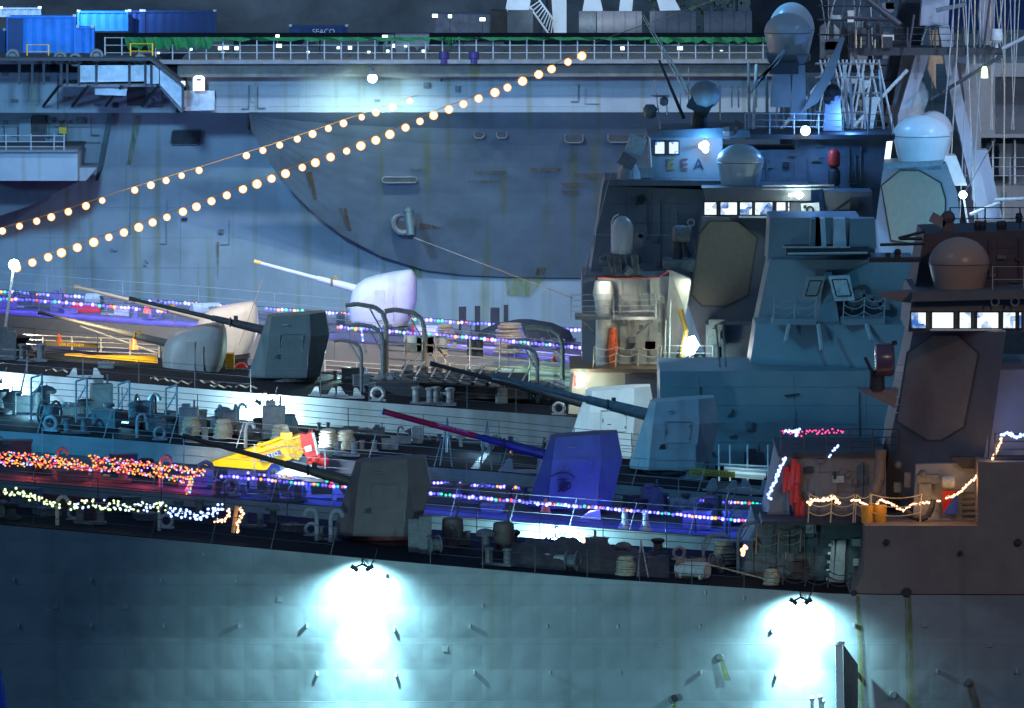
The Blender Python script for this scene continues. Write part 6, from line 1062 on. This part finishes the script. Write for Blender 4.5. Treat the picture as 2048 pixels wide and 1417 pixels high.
# ---------------------------------------------------------------- small fittings on the big walls
def dress(ship, x0, x1, y0, y1, Y, seed, m, seams=3, boxes=6, pipes=2, doors=1, grp=''):
    rr = random.Random(seed); k = Y/F; Yf = (lambda x: Y) if not callable(Y) else Y
    for i in range(seams):
        y = y0+(y1-y0)*(i+.6)/seams; ship.part('weld_seam', MB().tube(P(x0, y, Y-.005), P(x1, y, Y-.005), .016, n=4), m)
    for i in range(max(1, seams-1)):
        x = x0+(x1-x0)*(i+.5+rr.uniform(-.2, .2))/max(1, seams-1); ship.part('weld_seam', MB().tube(P(x, y0, Y-.005), P(x, y1, Y-.005), .016, n=4), m)
    for i in range(boxes):
        x, y = rr.uniform(x0, x1), rr.uniform(y0, y1); w_, h_ = rr.uniform(.12, .45), rr.uniform(.12, .4)
        ship.part(rr.choice(('junction_box', 'vent_cover', 'lamp_bracket')), MB().box(P(x, y, Y-.06), (w_, .14, h_)).box(P(x, y, Y-.15), (w_*.6, .06, h_*.6)), rr.choice((m, M_mid, M_dark, M_mid)))
    for i in range(pipes):
        x = rr.uniform(x0, x1); ya = rr.uniform(y0, y0+(y1-y0)*.4); yb = rr.uniform(ya+(y1-ya)*.4, y1)
        ship.part('cable_run', MB().path([P(x, ya, Y-.07), P(x, yb, Y-.07), P(x+rr.uniform(-30, 30), yb, Y-.07)], .035, 6), rr.choice((m, M_mid)))
    for i in range(doors):
        x = rr.uniform(x0+15, x1-40); h = 1.75/k; w_ = .75/k; yb = y1-3
        if yb-h < y0: continue
        d = ship.part('door', MB().pp([(x+3, yb-h), (x+w_-3, yb-h), (x+w_, yb-h+3), (x+w_, yb-3), (x+w_-3, yb), (x+3, yb), (x, yb-3), (x, yb-h+3)], Y-.06, .1), m)
        ship.part('door_handle', MB().tube(P(x+w_*.8, yb-h*.45, Y-.12), P(x+w_*.8, yb-h*.6, Y-.12), .03), M_lt, d)
dress(C, 1345, 1790, 752, 900, 398.7, 1, M_sup2, 4, 6, 2, 1)
dress(E, 1215, 1375, 385, 540, 427.5, 2, M_Eb, 4, 8, 4, 1)
dress(E, 1595, 1740, 285, 430, 429.5, 3, M_Eb, 3, 10, 5, 1)
dress(E, 1425, 1590, 302, 374, 429.6, 8, M_Eb, 2, 4, 3, 0)
dress(A, 1585, 1760, 920, 1040, 355, 6, M_brn, 3, 12, 5, 1)
dress(A, 1500, 1650, 1055, 1160, 354.5, 7, mat('dark_teal_recess', (.1, .13, .14)), 3, 9, 5, 1)
dress(A, 1860, 2045, 475, 580, 356, 9, mat('dark_maroon_paint', (.09, .06, .065)), 3, 7, 4, 0)
dress(K, 380, 1200, 158, 222, 494, 10, M_carrier, 3, 8, 5, 0)
dress(K, -20, 480, 380, 560, 501, 11, M_carrier, 3, 6, 3, 0)
dress(K, 0, 200, 235, 298, 500.7, 12, M_mid, 2, 12, 7, 1)
dress(K, 0, 345, 134, 220, 497, 13, M_carrier, 2, 14, 9, 1)
dress(G, 1965, 2040, 385, 600, 458, 14, mat('beige_grey_paint', (.27, .25, .23)), 3, 6, 4, 0)

for sh, x0, x1, n, sd_ in ((E, 660, 1130, 14, 53), (C, 700, 1040, 8, 54), (D, 640, 1120, 14, 55), (I, 560, 1150, 16, 56)):
    scatter(sh, x0, x1, n, ['bollard', 'locker', 'hatch', 'winch_box', 'air_pipe', 'vent', 'hose_reel'], .3, .85, .5, .85, seed=sd_)
for i in range(9):
    rr = random.Random(i+300); x = 690+i*52; E.part('pipe_run', MB().path([E.pt(x, .6, .35), E.pt(x+40, .62, .35), E.pt(x+44, .62, .9)], .05, 6), [M_rail, M_mid, M_lt][i % 3])
for i, (x, t) in enumerate(((300, .2), (340, .15), (400, .25), (420, .12), (90, .2), (470, .2))):
    single('rope_line', MB().path([E.pt(x+q*7, t+.05*math.sin(q*2.1+i), .06) for q in range(7)], .05, 5), M_rope, ['pale rope flaked on the dark deck before the olive gun', 'second pale rope beside the flaked one', 'short pale rope by the deck stripe', 'pale rope near the hull edge under the olive gun', 'pale rope end by the post like covers', 'short rope bit near the starry hull lamp'][i], 'rope', 'rope lines lying on the dark deck')

for k in range(24): 
    x = -10+k*50
    if 660 < x < 860: continue
    glow('string_glow', P(x, 590+x*.085, 461), (.14, .10, 1.0), 60, .4); glow('string_glow', P(x, 578+x*.07, 478), (.06, .08, 1.0), 30, .4)
for k in range(20):
    x = 430+k*55; glow('string_glow', P(x, 942+(x-430)*.088, 371), (.05, .07, 1.0), 24, .3)
for i in range(24):
    rr = random.Random(i+700); x = 1640+i*16.7; y1 = rr.choice((100, 180, 262, 300)); G.part('stay_wire', MB().tube(P(x, -15, 452+i*.1), P(x+rr.uniform(-40, 40), y1, 452+i*.1), rr.uniform(.018, .04), n=5), [M_rail, M_rope, M_lt, M_mid][i % 4])
for i in range(18):
    rr = random.Random(i+800); x, y = rr.uniform(1650, 1790), rr.uniform(10, 240); G.part('mast_fitting', MB().box(P(x, y, 450), (rr.uniform(.2, .9), .3, rr.uniform(.15, .7))), [M_lt, M_mid, M_dark, M_railw][i % 4])
for y in (12, 40, 70, 130, 160, 195, 228): G.part('yard_bar', MB().tube(P(1636, y, 451.5), P(1790+(y % 3)*10, y+2, 451.5), .05), M_dark)
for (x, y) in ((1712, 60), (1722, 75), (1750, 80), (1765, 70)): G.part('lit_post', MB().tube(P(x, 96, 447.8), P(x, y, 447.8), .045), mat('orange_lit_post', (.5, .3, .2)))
for (a_, b_) in (((1926, 450), (2048, 480)), ((1990, 400), (2048, 398)), ((1940, 430), (2000, 405)), ((1700, 262), (1815, 140)), ((1560, 262), (1640, 165))): G.part('davit_arm', MB().tube(P(*a_, 445), P(*b_, 445), .09, n=8), M_lt)

for (x, y, Y, c_, e) in ((950, 690, 446, (1, .82, .75), 150), (1080, 710, 446, (1, .85, .8), 150), (560, 670, 452, (.9, .85, 1), 110), (60, 660, 446, (1, .9, .8), 120), (330, 690, 440, (1, .85, .6), 90), (830, 760, 428, (.6, .9, 1), 60), (640, 880, 392, (.5, .8, 1), 90), (250, 820, 396, (.25, .7, 1), 120), (60, 815, 396, (.3, .75, 1), 150), (960, 880, 396, (.4, .75, 1), 70), (1180, 1020, 373, (.2, .2, 1), 40)):
    glow('added_deck_glow', P(x, y, Y), c_, e, .2)  # added point lamps, no fixtures, lifting the light on the decks

for (x, y) in ((110, 1215), (250, 1215), (560, 1200), (890, 1300), (1150, 1220), (1320, 1290), (1850, 1250), (1980, 1290)):
    p = P(x, y, 349.98); p.y = 350+1.2*.35*max(0, (A.z(p.x)-p.z)/4)-.01; A.part('hull_rivet_plate', MB().box(p, (.22, .03, .22)), M_hullA)
